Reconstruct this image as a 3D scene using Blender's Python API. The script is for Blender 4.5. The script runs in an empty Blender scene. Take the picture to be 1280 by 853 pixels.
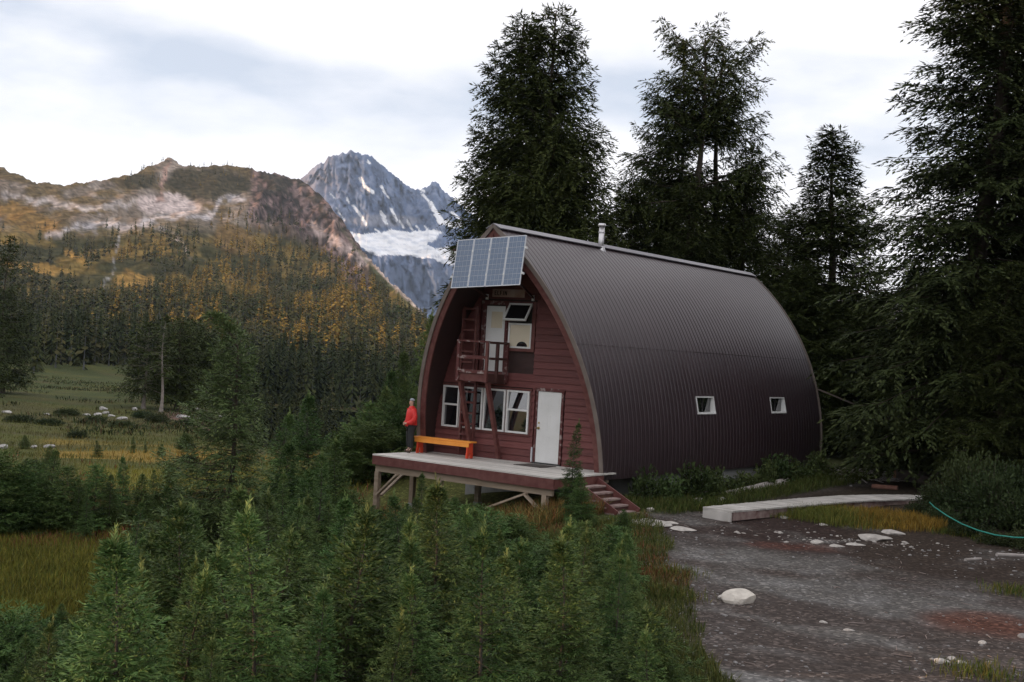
import bpy, bmesh, math, random
import numpy as np
from mathutils import Vector, Matrix

scene = bpy.context.scene
COL = scene.collection
R = math.radians
rng = np.random.default_rng(7)
random.seed(7)

# ------------------------------------------------------------------ camera
# World frame: X along the hut's front, Y into the hut, Z up, deck top at z = 0.
CAM = np.array([21.706, -31.8267, 3.1773])
RIGHT = np.array([0.81910189, 0.57073213, 0.05776615])
UP = np.array([-0.04304209, -0.03926915, 0.99830121])
FWD = np.array([-0.57203101, 0.82019679, 0.00759993])
FPX = 1661.53
cd = bpy.data.cameras.new('camera')
cd.sensor_width = 36.0
cd.sensor_fit = 'HORIZONTAL'
cd.lens = 36.0 * FPX / 1280.0
cd.clip_start = 0.2
cd.clip_end = 20000.0
cam = bpy.data.objects.new('camera', cd)
COL.objects.link(cam)
cam.matrix_world = Matrix(((RIGHT[0], UP[0], -FWD[0], CAM[0]),
                           (RIGHT[1], UP[1], -FWD[1], CAM[1]),
                           (RIGHT[2], UP[2], -FWD[2], CAM[2]),
                           (0, 0, 0, 1)))
scene.camera = cam

# horizontal axes of the view, used to lay out the land
F2 = np.array([FWD[0], FWD[1]]); F2 = F2 / np.hypot(*F2)
R2 = np.array([F2[1], -F2[0]])
def uv(u, v):
    return CAM[0] + u * R2[0] + v * F2[0], CAM[1] + u * R2[1] + v * F2[1]
def to_uv(x, y):
    dx, dy = x - CAM[0], y - CAM[1]
    return dx * R2[0] + dy * R2[1], dx * F2[0] + dy * F2[1]
def project(x, y, z):
    d = np.stack([np.asarray(x) - CAM[0], np.asarray(y) - CAM[1], np.asarray(z) - CAM[2]], -1)
    c = d @ FWD
    c = np.where(np.abs(c) < 1e-3, 1e-3, c)
    return 640 + FPX * (d @ RIGHT) / c, 426.5 - FPX * (d @ UP) / c
def ray(px, py):
    return FWD + RIGHT * ((px - 640) / FPX) - UP * ((py - 426.5) / FPX)
def at_z(px, py, z):
    d = ray(px, py); t = (z - CAM[2]) / d[2]
    return CAM + d * t
def at_v(px, py, v):
    d = ray(px, py)
    return CAM + d * (v / (d[0] * F2[0] + d[1] * F2[1]))

# ------------------------------------------------------------------ sky, sun, exposure
SUN_EL = R(9.6)
SUN_LEFT = R(95)            # degrees to the left of the view direction
sd2 = F2 * math.cos(SUN_LEFT) - R2 * math.sin(SUN_LEFT)
SUN = np.array([sd2[0] * math.cos(SUN_EL), sd2[1] * math.cos(SUN_EL), math.sin(SUN_EL)])

world = bpy.data.worlds.new('World')
scene.world = world
world.use_nodes = True
nt = world.node_tree
nt.nodes.clear()
def wn(t, **k):
    n = nt.nodes.new(t)
    for a, b in k.items(): setattr(n, a, b)
    return n
out = wn('ShaderNodeOutputWorld'); bg = wn('ShaderNodeBackground')
bg.inputs['Strength'].default_value = 0.132
sky = wn('ShaderNodeTexSky', sky_type='NISHITA')
sky.sun_disc = False
sky.sun_elevation = SUN_EL
sky.sun_rotation = math.atan2(SUN[0], SUN[1])
sky.altitude = 1500
tc = wn('ShaderNodeTexCoord')
sep = wn('ShaderNodeSeparateXYZ')
nt.links.new(tc.outputs['Generated'], sep.inputs[0])
mp = wn('ShaderNodeMapping'); mp.inputs['Scale'].default_value = (1.8, 1.8, 5.5)
mp.inputs['Rotation'].default_value = (0.05, -0.06, 0.4)
nt.links.new(tc.outputs['Generated'], mp.inputs[0])
n1 = wn('ShaderNodeTexNoise'); n1.inputs['Scale'].default_value = 1.5; n1.inputs['Detail'].default_value = 6; n1.inputs['Roughness'].default_value = 0.5
nt.links.new(mp.outputs[0], n1.inputs['Vector'])
mp2 = wn('ShaderNodeMapping'); mp2.inputs['Scale'].default_value = (3.2, 3.2, 9.0); mp2.inputs['Location'].default_value = (4, 1, 2)
nt.links.new(tc.outputs['Generated'], mp2.inputs[0])
n2 = wn('ShaderNodeTexNoise'); n2.inputs['Scale'].default_value = 1.7; n2.inputs['Detail'].default_value = 7
nt.links.new(mp2.outputs[0], n2.inputs['Vector'])
# height in the sky, wobbled by the first noise, picks the layer of grey cloud
ad = wn('ShaderNodeMath', operation='MULTIPLY_ADD'); ad.inputs[1].default_value = 0.16; ad.inputs[2].default_value = -0.08
nt.links.new(n1.outputs['Fac'], ad.inputs[0])
ad2 = wn('ShaderNodeMath', operation='ADD')
nt.links.new(ad.outputs[0], ad2.inputs[0]); nt.links.new(sep.outputs['Z'], ad2.inputs[1])
band = wn('ShaderNodeValToRGB')
cr = band.color_ramp
cr.elements[0].position = 0.0; cr.elements[0].color = (0.25, 0.25, 0.25, 1)
cr.elements[1].position = 1.0; cr.elements[1].color = (0.3, 0.3, 0.3, 1)
for p_, v_ in ((0.10, 0.0), (0.14, 0.1), (0.17, 0.95), (0.20, 0.95), (0.225, 0.3), (0.26, 0.08), (0.5, 0.2)):
    e = cr.elements.new(p_); e.color = (v_, v_, v_, 1)
nt.links.new(ad2.outputs[0], band.inputs[0])
m2 = wn('ShaderNodeMapRange'); m2.inputs['From Min'].default_value = 0.36; m2.inputs['From Max'].default_value = 0.6
m2.inputs['To Min'].default_value = 0.25; m2.inputs['To Max'].default_value = 1.0
nt.links.new(n2.outputs['Fac'], m2.inputs[0])
mul = wn('ShaderNodeMath', operation='MULTIPLY')
nt.links.new(band.outputs[0], mul.inputs[0]); nt.links.new(m2.outputs[0], mul.inputs[1])
grey = wn('ShaderNodeMixRGB'); grey.inputs[0].default_value = 0.75
grey.inputs[2].default_value = (5.2, 5.6, 6.6, 1)
nt.links.new(sky.outputs[0], grey.inputs[1])
cl = wn('ShaderNodeMixRGB'); cl.inputs[1].default_value = (8.5, 8.3, 8.4, 1)
nt.links.new(mul.outputs[0], cl.inputs[0]); nt.links.new(grey.outputs[0], cl.inputs[2])
nt.links.new(cl.outputs[0], bg.inputs['Color']); nt.links.new(bg.outputs[0], out.inputs[0])

sl = bpy.data.lights.new('sun', 'SUN')
sl.energy = 5.0
sl.angle = R(0.53)
sl.color = (1.0, 0.62, 0.34)
so = bpy.data.objects.new('sun', sl)
COL.objects.link(so)
so.rotation_euler = Vector(SUN).to_track_quat('Z', 'Y').to_euler()

scene.view_settings.view_transform = 'Standard'
scene.view_settings.look = 'None'
scene.view_settings.exposure = 0.2
scene.view_settings.gamma = 1.0
scene.render.engine = 'CYCLES'
scene.cycles.use_denoising = True
scene.cycles.denoising_prefilter = 'NONE'
scene.cycles.use_adaptive_sampling = False
scene.cycles.max_bounces = 6
scene.cycles.volume_bounces = 0
scene.cycles.diffuse_bounces = 3
scene.cycles.transparent_max_bounces = 4

# ------------------------------------------------------------------ helpers
def _hash(ix, iy, seed):
    h = (ix.astype(np.int64) * 374761393 + iy.astype(np.int64) * 668265263 + seed * 1442695041) & 0xffffffff
    h = ((h ^ (h >> 13)) * 1274126177) & 0xffffffff
    return ((h ^ (h >> 16)) & 0xffff) / 65535.0
def noise(x, y, seed=0):
    x = np.asarray(x, float); y = np.asarray(y, float)
    ix = np.floor(x); iy = np.floor(y); fx = x - ix; fy = y - iy
    fx = fx * fx * fx * (fx * (fx * 6 - 15) + 10); fy = fy * fy * fy * (fy * (fy * 6 - 15) + 10)
    a = _hash(ix, iy, seed); b = _hash(ix + 1, iy, seed); c = _hash(ix, iy + 1, seed); d = _hash(ix + 1, iy + 1, seed)
    return (a + (b - a) * fx) * (1 - fy) + (c + (d - c) * fx) * fy
def fbm(x, y, seed=0, o=5, g=0.5):
    s = 0; a = 1; n = 0
    for i in range(o):
        s = s + a * noise(x * 2 ** i + 17.3 * i, y * 2 ** i - 9.1 * i, seed + i); n += a; a *= g
    return s / n
def ridged(x, y, seed=0, o=6, g=0.5):
    s = 0; a = 1; n = 0
    for i in range(o):
        s = s + a * (1 - np.abs(2 * noise(x * 2 ** i + 5.7 * i, y * 2 ** i + 3.3 * i, seed + i) - 1)); n += a; a *= g
    return s / n
def sm(x, a, b):
    t = np.clip((np.asarray(x, float) - a) / (b - a), 0, 1)
    return t * t * (3 - 2 * t)

MATS = {}
def mat(name, c, c2=None, scale=5.0, rough=0.7, bump=0.0, bscale=None, spec=0.5, metal=0.0, vary=0.0, attr=None, stretch=None, detail=6.0, mid=0.5, soft=0.25, sat=0.0):
    m = bpy.data.materials.new(name); MATS[name] = m
    m.use_nodes = True
    t = m.node_tree; L = t.links.new
    b = t.nodes['Principled BSDF']
    b.inputs['Roughness'].default_value = rough
    b.inputs['Metallic'].default_value = metal
    b.inputs['Specular IOR Level'].default_value = spec
    co = t.nodes.new('ShaderNodeTexCoord'); vec = co.outputs['Object']
    if stretch:
        mpn = t.nodes.new('ShaderNodeMapping'); mpn.inputs['Scale'].default_value = stretch
        L(vec, mpn.inputs[0]); vec = mpn.outputs[0]
    n = t.nodes.new('ShaderNodeTexNoise'); n.inputs['Scale'].default_value = scale; n.inputs['Detail'].default_value = detail
    L(vec, n.inputs['Vector'])
    r = t.nodes.new('ShaderNodeMapRange'); r.inputs['From Min'].default_value = mid - soft; r.inputs['From Max'].default_value = mid + soft
    L(n.outputs['Fac'], r.inputs[0])
    if attr:
        a = t.nodes.new('ShaderNodeAttribute'); a.attribute_name = attr
        k = t.nodes.new('ShaderNodeMapRange'); k.inputs['To Min'].default_value = c; k.inputs['To Max'].default_value = c2
        L(r.outputs[0], k.inputs[0])
        mx = t.nodes.new('ShaderNodeVectorMath'); mx.operation = 'SCALE'
        L(a.outputs['Color'], mx.inputs[0]); L(k.outputs[0], mx.inputs['Scale'])
        col = mx.outputs[0]
    else:
        mx = t.nodes.new('ShaderNodeMixRGB'); mx.inputs[1].default_value = (*c, 1); mx.inputs[2].default_value = (*(c2 or c), 1)
        L(r.outputs[0], mx.inputs[0]); col = mx.outputs[0]
    if vary:
        oi = t.nodes.new('ShaderNodeObjectInfo')
        hv = t.nodes.new('ShaderNodeHueSaturation')
        vr = t.nodes.new('ShaderNodeMapRange'); vr.inputs['To Min'].default_value = 1 - vary; vr.inputs['To Max'].default_value = 1 + vary
        L(oi.outputs['Random'], vr.inputs[0]); L(vr.outputs[0], hv.inputs['Value']); L(col, hv.inputs['Color'])
        if sat:
            wn_ = t.nodes.new('ShaderNodeTexWhiteNoise'); wn_.noise_dimensions = '1D'; L(oi.outputs['Random'], wn_.inputs['W'])
            hr = t.nodes.new('ShaderNodeMapRange'); hr.inputs['To Min'].default_value = 0.5 - sat; hr.inputs['To Max'].default_value = 0.5 + sat
            L(wn_.outputs['Value'], hr.inputs[0]); L(hr.outputs[0], hv.inputs['Hue'])
        col = hv.outputs[0]
    L(col, b.inputs['Base Color'])
    if bump:
        n3 = t.nodes.new('ShaderNodeTexNoise'); n3.inputs['Scale'].default_value = bscale or scale * 4; n3.inputs['Detail'].default_value = 6
        L(vec, n3.inputs['Vector'])
        bp = t.nodes.new('ShaderNodeBump'); bp.inputs['Strength'].default_value = 0.6; bp.inputs['Distance'].default_value = bump
        L(n3.outputs['Fac'], bp.inputs['Height']); L(bp.outputs[0], b.inputs['Normal'])
    return m

def tag(o, label=None, cat=None, group=None, kind=None):
    if label: o['label'] = label
    if cat: o['category'] = cat
    if group: o['group'] = group
    if kind: o['kind'] = kind
    return o
def empty(name, loc=(0, 0, 0), rot=(0, 0, 0), scale=1.0):
    o = bpy.data.objects.new(name, None); COL.objects.link(o)
    o.location = loc; o.rotation_euler = rot
    o.scale = (scale,) * 3 if not hasattr(scale, '__len__') else scale
    return o
def link(name, me, parent=None):
    o = bpy.data.objects.new(name, me); COL.objects.link(o)
    if parent: o.parent = parent
    return o
def mesh_np(name, V, Fc, mats, smooth=False, col=None, midx=None):
    V = np.asarray(V, np.float32); Fc = np.asarray(Fc, np.int32)
    me = bpy.data.meshes.new(name)
    k = Fc.shape[1]
    me.vertices.add(len(V)); me.vertices.foreach_set('co', V.ravel())
    me.loops.add(Fc.size); me.loops.foreach_set('vertex_index', Fc.ravel())
    me.polygons.add(len(Fc)); me.polygons.foreach_set('loop_start', np.arange(0, Fc.size, k, dtype=np.int32))
    if smooth: me.polygons.foreach_set('use_smooth', np.ones(len(Fc), bool))
    for m in (mats if isinstance(mats, (list, tuple)) else [mats]): me.materials.append(m)
    if midx is not None: me.polygons.foreach_set('material_index', np.asarray(midx, np.int32))
    if col is not None:
        a = me.color_attributes.new('tint', 'FLOAT_COLOR', 'POINT')
        c = np.ones((len(V), 4), np.float32); c[:, :3] = col
        a.data.foreach_set('color', c.ravel())
    me.update(calc_edges=True)
    return me
class MB:
    def __init__(s): s.v = []; s.f = []
    def add(s, V, Fs):
        n = len(s.v); s.v += [tuple(map(float, q)) for q in V]; s.f += [tuple(i + n for i in f) for f in Fs]; return s
    def hexa(s, b, t):      # two matching quads
        return s.add(list(b) + list(t), [(3, 2, 1, 0), (4, 5, 6, 7), (0, 1, 5, 4), (1, 2, 6, 5), (2, 3, 7, 6), (3, 0, 4, 7)])
    def box(s, x0, x1, y0, y1, z0, z1):
        return s.hexa([(x0, y0, z0), (x1, y0, z0), (x1, y1, z0), (x0, y1, z0)], [(x0, y0, z1), (x1, y0, z1), (x1, y1, z1), (x0, y1, z1)])
    def bar(s, a, b, w, h, up=(0, 0, 1)):
        a = Vector(a); b = Vector(b); d = (b - a).normalized(); u = Vector(up)
        x = d.cross(u)
        if x.length < 1e-4: x = d.cross(Vector((1, 0, 0)))
        x.normalize(); y = x.cross(d)
        x = x * w / 2; y = y * h / 2
        return s.hexa([a - x - y, a + x - y, a + x + y, a - x + y], [b - x - y, b + x - y, b + x + y, b - x + y])
    def tube(s, pts, rad, n=8, cap=True):
        pts = [Vector(p) for p in pts]
        if not hasattr(rad, '__len__'): rad = [rad] * len(pts)
        V = []; Fs = []; prev = None
        for i, p in enumerate(pts):
            d = (pts[min(i + 1, len(pts) - 1)] - pts[max(i - 1, 0)]).normalized()
            if prev is None:
                x = d.cross(Vector((0, 0, 1)))
                if x.length < 1e-3: x = d.cross(Vector((1, 0, 0)))
            else: x = prev - d * prev.dot(d)
            x.normalize(); prev = x; y = d.cross(x)
            for k in range(n):
                a = 2 * math.pi * k / n
                V.append(p + x * math.cos(a) * rad[i] + y * math.sin(a) * rad[i])
        for i in range(len(pts) - 1):
            for k in range(n):
                k2 = (k + 1) % n
                Fs.append((i * n + k, i * n + k2, (i + 1) * n + k2, (i + 1) * n + k))
        if cap: Fs.append(tuple(range(n - 1, -1, -1))); Fs.append(tuple((len(pts) - 1) * n + k for k in range(n)))
        return s.add(V, Fs)
    def build(s, name, m, parent=None, smooth=False, bevel=0.0):
        me = bpy.data.meshes.new(name); me.from_pydata(s.v, [], s.f)
        for q in (m if isinstance(m, (list, tuple)) else [m]): me.materials.append(q)
        if smooth: me.polygons.foreach_set('use_smooth', [True] * len(me.polygons))
        me.update()
        o = link(name, me, parent)
        if bevel:
            b = o.modifiers.new('bevel', 'BEVEL'); b.width = bevel; b.segments = 1
        return o
def children(o): return [c for c in bpy.data.objects if c.parent == o]
def copy_tree(o, kids, parent=None):
    c = o.copy(); COL.objects.link(c)
    if parent: c.parent = parent
    for k in kids:
        d = k.copy(); COL.objects.link(d); d.parent = c
    return c

# ------------------------------------------------------------------ materials
M = dict(
    roof=mat('roof_metal', (0.033, 0.020, 0.024), (0.044, 0.027, 0.032), 0.8, 0.38, 0.0, 1.6, 0.5),
    ridge=mat('ridge_metal', (0.16, 0.15, 0.17), (0.2, 0.19, 0.21), 2, 0.4, 0.0),
    rake=mat('weathered_rake', (0.135, 0.105, 0.09), (0.2, 0.165, 0.145), 3, 0.7, 0.003, 30),
    red=mat('red_stain', (0.125, 0.038, 0.036), (0.175, 0.058, 0.053), 2.2, 0.62, 0.004, 16, 0.35, vary=0.17, stretch=(1, 5, 7)),
    redtrim=mat('red_trim', (0.10, 0.028, 0.026), (0.17, 0.07, 0.06), 6, 0.65, 0.002, 30, 0.35, vary=0.08),
    redworn=mat('worn_red_trim', (0.11, 0.036, 0.034), (0.36, 0.30, 0.28), 7, 0.75, 0.003, 40, 0.3, mid=0.62, soft=0.08, stretch=(1, 1, 1)),
    soffit=mat('soffit_wood', (0.032, 0.015, 0.013), (0.05, 0.022, 0.019), 3, 0.7, 0.002),
    white=mat('white_paint', (0.70, 0.70, 0.68), (0.80, 0.80, 0.79), 2, 0.45, 0.0),
    cream=mat('cream_blind', (0.66, 0.58, 0.44), (0.72, 0.64, 0.5), 3, 0.6),
    glass=mat('window_glass', (0.006, 0.007, 0.009), (0.010, 0.011, 0.013), 1.5, 0.02, 0.0, spec=1.0),
    concrete=mat('concrete', (0.20, 0.20, 0.20), (0.36, 0.36, 0.35), 3, 0.85, 0.004, 30),
    deck=mat('weathered_deck', (0.46, 0.43, 0.39), (0.63, 0.605, 0.57), 2.5, 0.8, 0.002, 40, 0.3, vary=0.15, stretch=(0.4, 5, 5)),
    beam=mat('raw_timber', (0.25, 0.185, 0.13), (0.42, 0.34, 0.26), 2.5, 0.8, 0.003, 30, 0.3, stretch=(0.5, 4, 4), vary=0.12),
    tread=mat('worn_tread', (0.16, 0.085, 0.078), (0.36, 0.29, 0.265), 5, 0.8, 0.003, 30, 0.3),
    brown=mat('brown_timber', (0.055, 0.024, 0.02), (0.095, 0.042, 0.036), 4, 0.7, 0.003, 30, 0.3),
    steel=mat('chimney_steel', (0.55, 0.54, 0.55), (0.7, 0.69, 0.7), 3, 0.33, 0.0, metal=0.75),
    alu=mat('aluminium', (0.6, 0.62, 0.66), (0.7, 0.72, 0.75), 3, 0.4, 0.0, metal=0.5),
    cell=mat('solar_cell', (0.075, 0.12, 0.20), (0.10, 0.155, 0.25), 20, 0.2, 0.0, spec=0.8, vary=0.05),
    back=mat('panel_backing', (0.42, 0.45, 0.50), (0.48, 0.5, 0.55), 5, 0.25, 0.0),
    dark=mat('dark_metal', (0.02, 0.02, 0.02), (0.035, 0.033, 0.03), 6, 0.6),
    brass=mat('brass', (0.5, 0.38, 0.16), (0.6, 0.45, 0.2), 6, 0.35, metal=0.9),
    orange=mat('orange_paint', (0.78, 0.27, 0.035), (0.86, 0.33, 0.05), 4, 0.5, 0.002),
    redor=mat('red_orange_paint', (0.62, 0.055, 0.02), (0.72, 0.08, 0.03), 4, 0.5, 0.002),
    matd=mat('door_mat', (0.055, 0.045, 0.04), (0.085, 0.07, 0.062), 20, 0.95, 0.004, 90),
    sign=mat('sign_wood', (0.50, 0.40, 0.35), (0.34, 0.17, 0.13), 2.2, 0.8, 0.002, mid=0.5, soft=0.2),
    ink=mat('sign_letters', (0.02, 0.014, 0.012), (0.03, 0.02, 0.018), 10, 0.8),
    bark=mat('bark', (0.045, 0.034, 0.027), (0.10, 0.08, 0.066), 6, 0.9, 0.02, 14, 0.2, stretch=(1, 1, 0.25)),
    palebark=mat('pale_bark', (0.16, 0.135, 0.115), (0.34, 0.30, 0.27), 8, 0.9, 0.006, 20, 0.2, stretch=(1, 1, 0.4)),
    twigbark=mat('young_bark', (0.045, 0.04, 0.032), (0.12, 0.105, 0.09), 3, 0.9, 0.006, 20, 0.1, stretch=(1, 1, 0.6)),
    dead=mat('dead_wood', (0.28, 0.25, 0.23), (0.48, 0.44, 0.42), 4, 0.85, 0.01, 12, 0.2, stretch=(1, 1, 0.25)),
    log=mat('log_bark', (0.15, 0.11, 0.095), (0.31, 0.26, 0.24), 5, 0.9, 0.02, 12, 0.2),
    redlog=mat('red_rotten_wood', (0.13, 0.06, 0.045), (0.24, 0.13, 0.10), 5, 0.9, 0.02, 10, 0.1),
    cutwood=mat('cut_wood', (0.34, 0.17, 0.10), (0.44, 0.25, 0.15), 8, 0.8),
    sapling=mat('sapling_needles', 0.75, 1.25, 3.0, 0.6, attr='tint', vary=0.3, sat=0.022, spec=0.08),
    needles=mat('conifer_needles', 0.7, 1.3, 0.8, 0.65, attr='tint', vary=0.10, sat=0.006, spec=0.05),
    farneedles=mat('far_needles', 0.85, 1.15, 0.5, 0.8, attr='tint', vary=0.35, sat=0.02, spec=0.05),
    grass=mat('grass_blades', 0.7, 1.3, 0.9, 0.8, attr='tint', spec=0.04),
    bigstone=mat('cream_stone', (0.46, 0.42, 0.37), (0.68, 0.63, 0.56), 2.2, 0.85, 0.012, 9, 0.2),
    walk=mat('weathered_walk', (0.33, 0.31, 0.285), (0.52, 0.495, 0.465), 2.0, 0.85, 0.002, 40, 0.2, vary=0.16),
    stone=mat('pale_stone', (0.28, 0.26, 0.24), (0.54, 0.50, 0.46), 3, 0.85, 0.006, 18, 0.3, vary=0.1),
    boulder=mat('lichened_boulder', (0.22, 0.21, 0.20), (0.50, 0.48, 0.46), 1.6, 0.9, 0.02, 6, 0.05, vary=0.15),
    greystone=mat('grey_stone', (0.20, 0.195, 0.195), (0.38, 0.36, 0.35), 6, 0.85, 0.006, 20, 0.3, vary=0.3),
    rope=mat('teal_hose', (0.012, 0.22, 0.17), (0.018, 0.27, 0.21), 6, 0.5),
    skin=mat('skin', (0.50, 0.30, 0.22), (0.56, 0.34, 0.25), 8, 0.55),
    jacket=mat('red_jacket', (0.58, 0.018, 0.016), (0.70, 0.032, 0.025), 9, 0.6, 0.004, 14),
    trousers=mat('black_trousers', (0.012, 0.012, 0.014), (0.022, 0.021, 0.023), 9, 0.8, 0.003, 16),
    boots=mat('brown_boots', (0.05, 0.028, 0.018), (0.09, 0.05, 0.03), 9, 0.7),
    beanie=mat('grey_beanie', (0.26, 0.28, 0.31), (0.42, 0.44, 0.48), 30, 0.95, 0.004, 60),
    hair=mat('hair', (0.05, 0.03, 0.02), (0.08, 0.05, 0.035), 20, 0.6),
)

# ------------------------------------------------------------------ land: near ground
def path_d(x, y):                       # metres to the left of the gravel's left edge
    return (x - 11.0) * -0.84 + (y + 10.9) * -0.54
def G(x, y):
    x = np.asarray(x, float); y = np.asarray(y, float)
    u, v = to_uv(x, y)
    d = path_d(x, y)
    lateral = np.where(d > 0, 1 - np.exp(-np.maximum(d, 0) / 9.5), 0)
    z = -0.86 - 2.35 * lateral * sm(d, 0, 6)
    z = z + 0.22 * sm(y, 3, 14) * sm(x, -6, 0) * (1 - sm(v, 70, 90))      # slight rise behind the hut
    left = sm(-u, -0.06 * np.maximum(v, 1), 0.16 * np.maximum(v, 1))
    z = z - left * (1.6 * sm(v, 45, 120) + 2.6 * sm(v, 110, 300))
    z = z - (1 - left) * 36 * sm(v, 82, 260)
    z = z + 0.10 * (fbm(x * 0.35, y * 0.35, 3, 5) - 0.5) * sm(v, 8, 14) + sm(d, 1.5, 6) * 0.55 * (fbm(x * 0.16, y * 0.16, 9, 3) - 0.5)
    z = z + 2.2 * sm(v, 50, 200) * left * (fbm(x * 0.018, y * 0.018, 5, 3) - 0.5)
    pa = u / np.maximum(v, 1)
    z = z - left * sm(pa, -0.25, -0.17) * 15 * sm(v, 72, 230)             # the side valley drops away here
    # shallow bank that carries the bushes left of the hut
    bx, by = x + 7.5, y - 3.0
    z = z + 1.0 * np.exp(-(bx * bx / 22 + by * by / 45))
    return z
def hit(px, py, far=400):
    d = ray(px, py); ts = np.geomspace(6, far, 900)
    P = CAM[None] + d[None] * ts[:, None]
    below = P[:, 2] < G(P[:, 0], P[:, 1])
    i = int(np.argmax(below)) if below.any() else len(ts) - 1
    return P[i]

def lerp3(a, b, t): return a + (np.asarray(b) - a) * t[..., None]
def ground_colour(x, y):
    u, v = to_uv(x, y); d = path_d(x, y)
    px = u / np.maximum(v, 1)
    n1_ = fbm(x * 0.5, y * 0.5, 21, 5); n2_ = fbm(x * 1.7, y * 1.7, 31, 4); n3_ = fbm(x * 0.12, y * 0.12, 41, 4)
    c = np.zeros(x.shape + (3,)) + np.array((0.104, 0.098, 0.092))
    c = lerp3(c, (0.150, 0.145, 0.140), sm(n2_, 0.45, 0.7))
    c = lerp3(c, (0.050, 0.036, 0.031), sm(fbm(x * 0.3, y * 0.75, 61, 4), 0.47, 0.66) * 0.7)      # brown trodden soil
    # dark red-brown soil towards the grass clump and on the right
    a = (x - 10.1) * 0.57 + (y + 3.4) * -0.82; b = (x - 10.1) * 0.82 + (y + 3.4) * 0.57
    soil = sm(y, -8.0, -2.5) * sm(x - 5.2 - 0.10 * np.maximum(-y, 0), -1.5, 1.2)
    c = lerp3(c, (0.036, 0.025, 0.022), soil * sm(n1_, 0.28, 0.6))
    red = np.exp(-((b / 1.6) ** 2 + (a / 0.9) ** 2))
    c = lerp3(c, (0.085, 0.036, 0.027), sm(red * (0.1 + n1_ + .8 * n2_), 0.45, 0.95) * 0.65)
    red2 = np.exp(-(((x - 15.6) / 1.3) ** 2 + ((y + 9.1) / 1.5) ** 2))
    c = lerp3(c, (0.10, 0.042, 0.029), sm(red2 * (0.1 + n1_ + .8 * n2_), 0.4, 0.95) * 0.75)
    c = lerp3(c, (0.042, 0.032, 0.026), sm(u / np.maximum(v, 1) - .25, -.01, .03) * sm(v, 24, 29) * sm(n1_, .25, .5))
    # forest floor behind
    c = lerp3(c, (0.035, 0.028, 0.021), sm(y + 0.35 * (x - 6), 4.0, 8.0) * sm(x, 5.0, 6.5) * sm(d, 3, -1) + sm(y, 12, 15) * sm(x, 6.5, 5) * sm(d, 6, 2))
    # turf at the foot of the hut's long side
    tf = sm(5.4 - x, -0.4, 0.9) * sm(y, -1.9, -0.4)
    c = lerp3(c, (0.040, 0.046, 0.018), tf * sm(n1_, 0.2, 0.45))
    # vegetation side
    e = d + 1.6 * (n1_ - 0.5)
    veg = sm(e, -0.25, 0.5)
    g = np.zeros_like(c) + np.array((0.045, 0.055, 0.020))
    g = lerp3(g, (0.085, 0.050, 0.026), sm(n2_, 0.52, 0.7) * 0.7)
    far = sm(v, 30, 45)
    g = lerp3(g, (0.070, 0.072, 0.021), far * 0.7)
    wv = v + 14 * (fbm(u * 0.08, v * 0.05, 77, 3) - .5) + 5 * (n1_ - .5); gold = sm(wv, 65, 68) * (1 - sm(wv, 79, 83)) * sm(px, -.36, -.33)
    g = lerp3(g, (0.115, 0.105, 0.020), sm(wv, 50, 53) * (1 - sm(wv, 60, 63)) * sm(px, -.33, -.30))
    g = lerp3(g, (0.19, 0.130, 0.032), gold * sm(fbm(x * .12, y * .12, 78, 4), .36, .6) * 0.95)
    g = lerp3(g, (0.060, 0.054, 0.026), sm(fbm(u * 0.06, v * 0.16, 88, 4), 0.5, 0.62) * sm(v, 55, 80) * 0.75)
    g = lerp3(g, (0.040, 0.052, 0.020), sm(v, 115, 150) * sm(n3_, 0.3, 0.6) * 0.8)
    red3 = np.exp(-(((px + 0.237) / 0.030) ** 2 + ((v - 130) / 9) ** 2))
    g = lerp3(g, (0.13, 0.075, 0.070), sm(red3, 0.25, 0.7) * 0.85)
    g = g * 1.15
    c = c * (1 - veg[..., None]) + g * veg[..., None]
    return c

def polar_sheet(name, rs, azs, zfun, m, colfun=None, structure=True):
    A, Rr = np.meshgrid(azs, rs)
    u = Rr * np.sin(A); v = Rr * np.cos(A)
    x, y = uv(u, v)
    z = zfun(x, y)
    V = np.stack([x, y, z], -1).reshape(-1, 3)
    nr, na = A.shape
    i = np.arange(nr - 1)[:, None] * na + np.arange(na - 1)[None]
    Fc = np.stack([i, i + na, i + na + 1, i + 1], -1).reshape(-1, 4)[:, ::-1]
    col = colfun(x, y).reshape(-1, 3) if colfun else None
    o = link(name, mesh_np(name, V, Fc, m, True, col))
    if structure: o['kind'] = 'structure'
    return o
mg = mat('ground_soil', 0.72, 1.3, 9.0, 1.0, 0.03, 22.0, 0.06, attr='tint', detail=10)
# fine mineral speckle on the soil
t_ = mg.node_tree; b_ = t_.nodes['Principled BSDF']
vo = t_.nodes.new('ShaderNodeTexVoronoi'); vo.inputs['Scale'].default_value = 17.0
co_ = [n for n in t_.nodes if n.type == 'TEX_COORD'][0]
t_.links.new(co_.outputs['Object'], vo.inputs['Vector'])
sp = t_.nodes.new('ShaderNodeSeparateColor'); t_.links.new(vo.outputs['Color'], sp.inputs[0])
rm = t_.nodes.new('ShaderNodeValToRGB'); rm.color_ramp.elements[0].color = (0.62, 0.62, 0.62, 1); rm.color_ramp.elements[1].color = (2.4, 2.35, 2.3, 1)
rm.color_ramp.elements[0].position = 0.05; rm.color_ramp.elements[1].position = 1.0
q_ = rm.color_ramp.elements.new(0.8); q_.color = (1.12, 1.1, 1.1, 1)
t_.links.new(sp.outputs[0], rm.inputs[0])
mm_ = t_.nodes.new('ShaderNodeMixRGB'); mm_.blend_type = 'MULTIPLY'; mm_.inputs[0].default_value = 0.8
src = b_.inputs['Base Color'].links[0].from_socket
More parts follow.
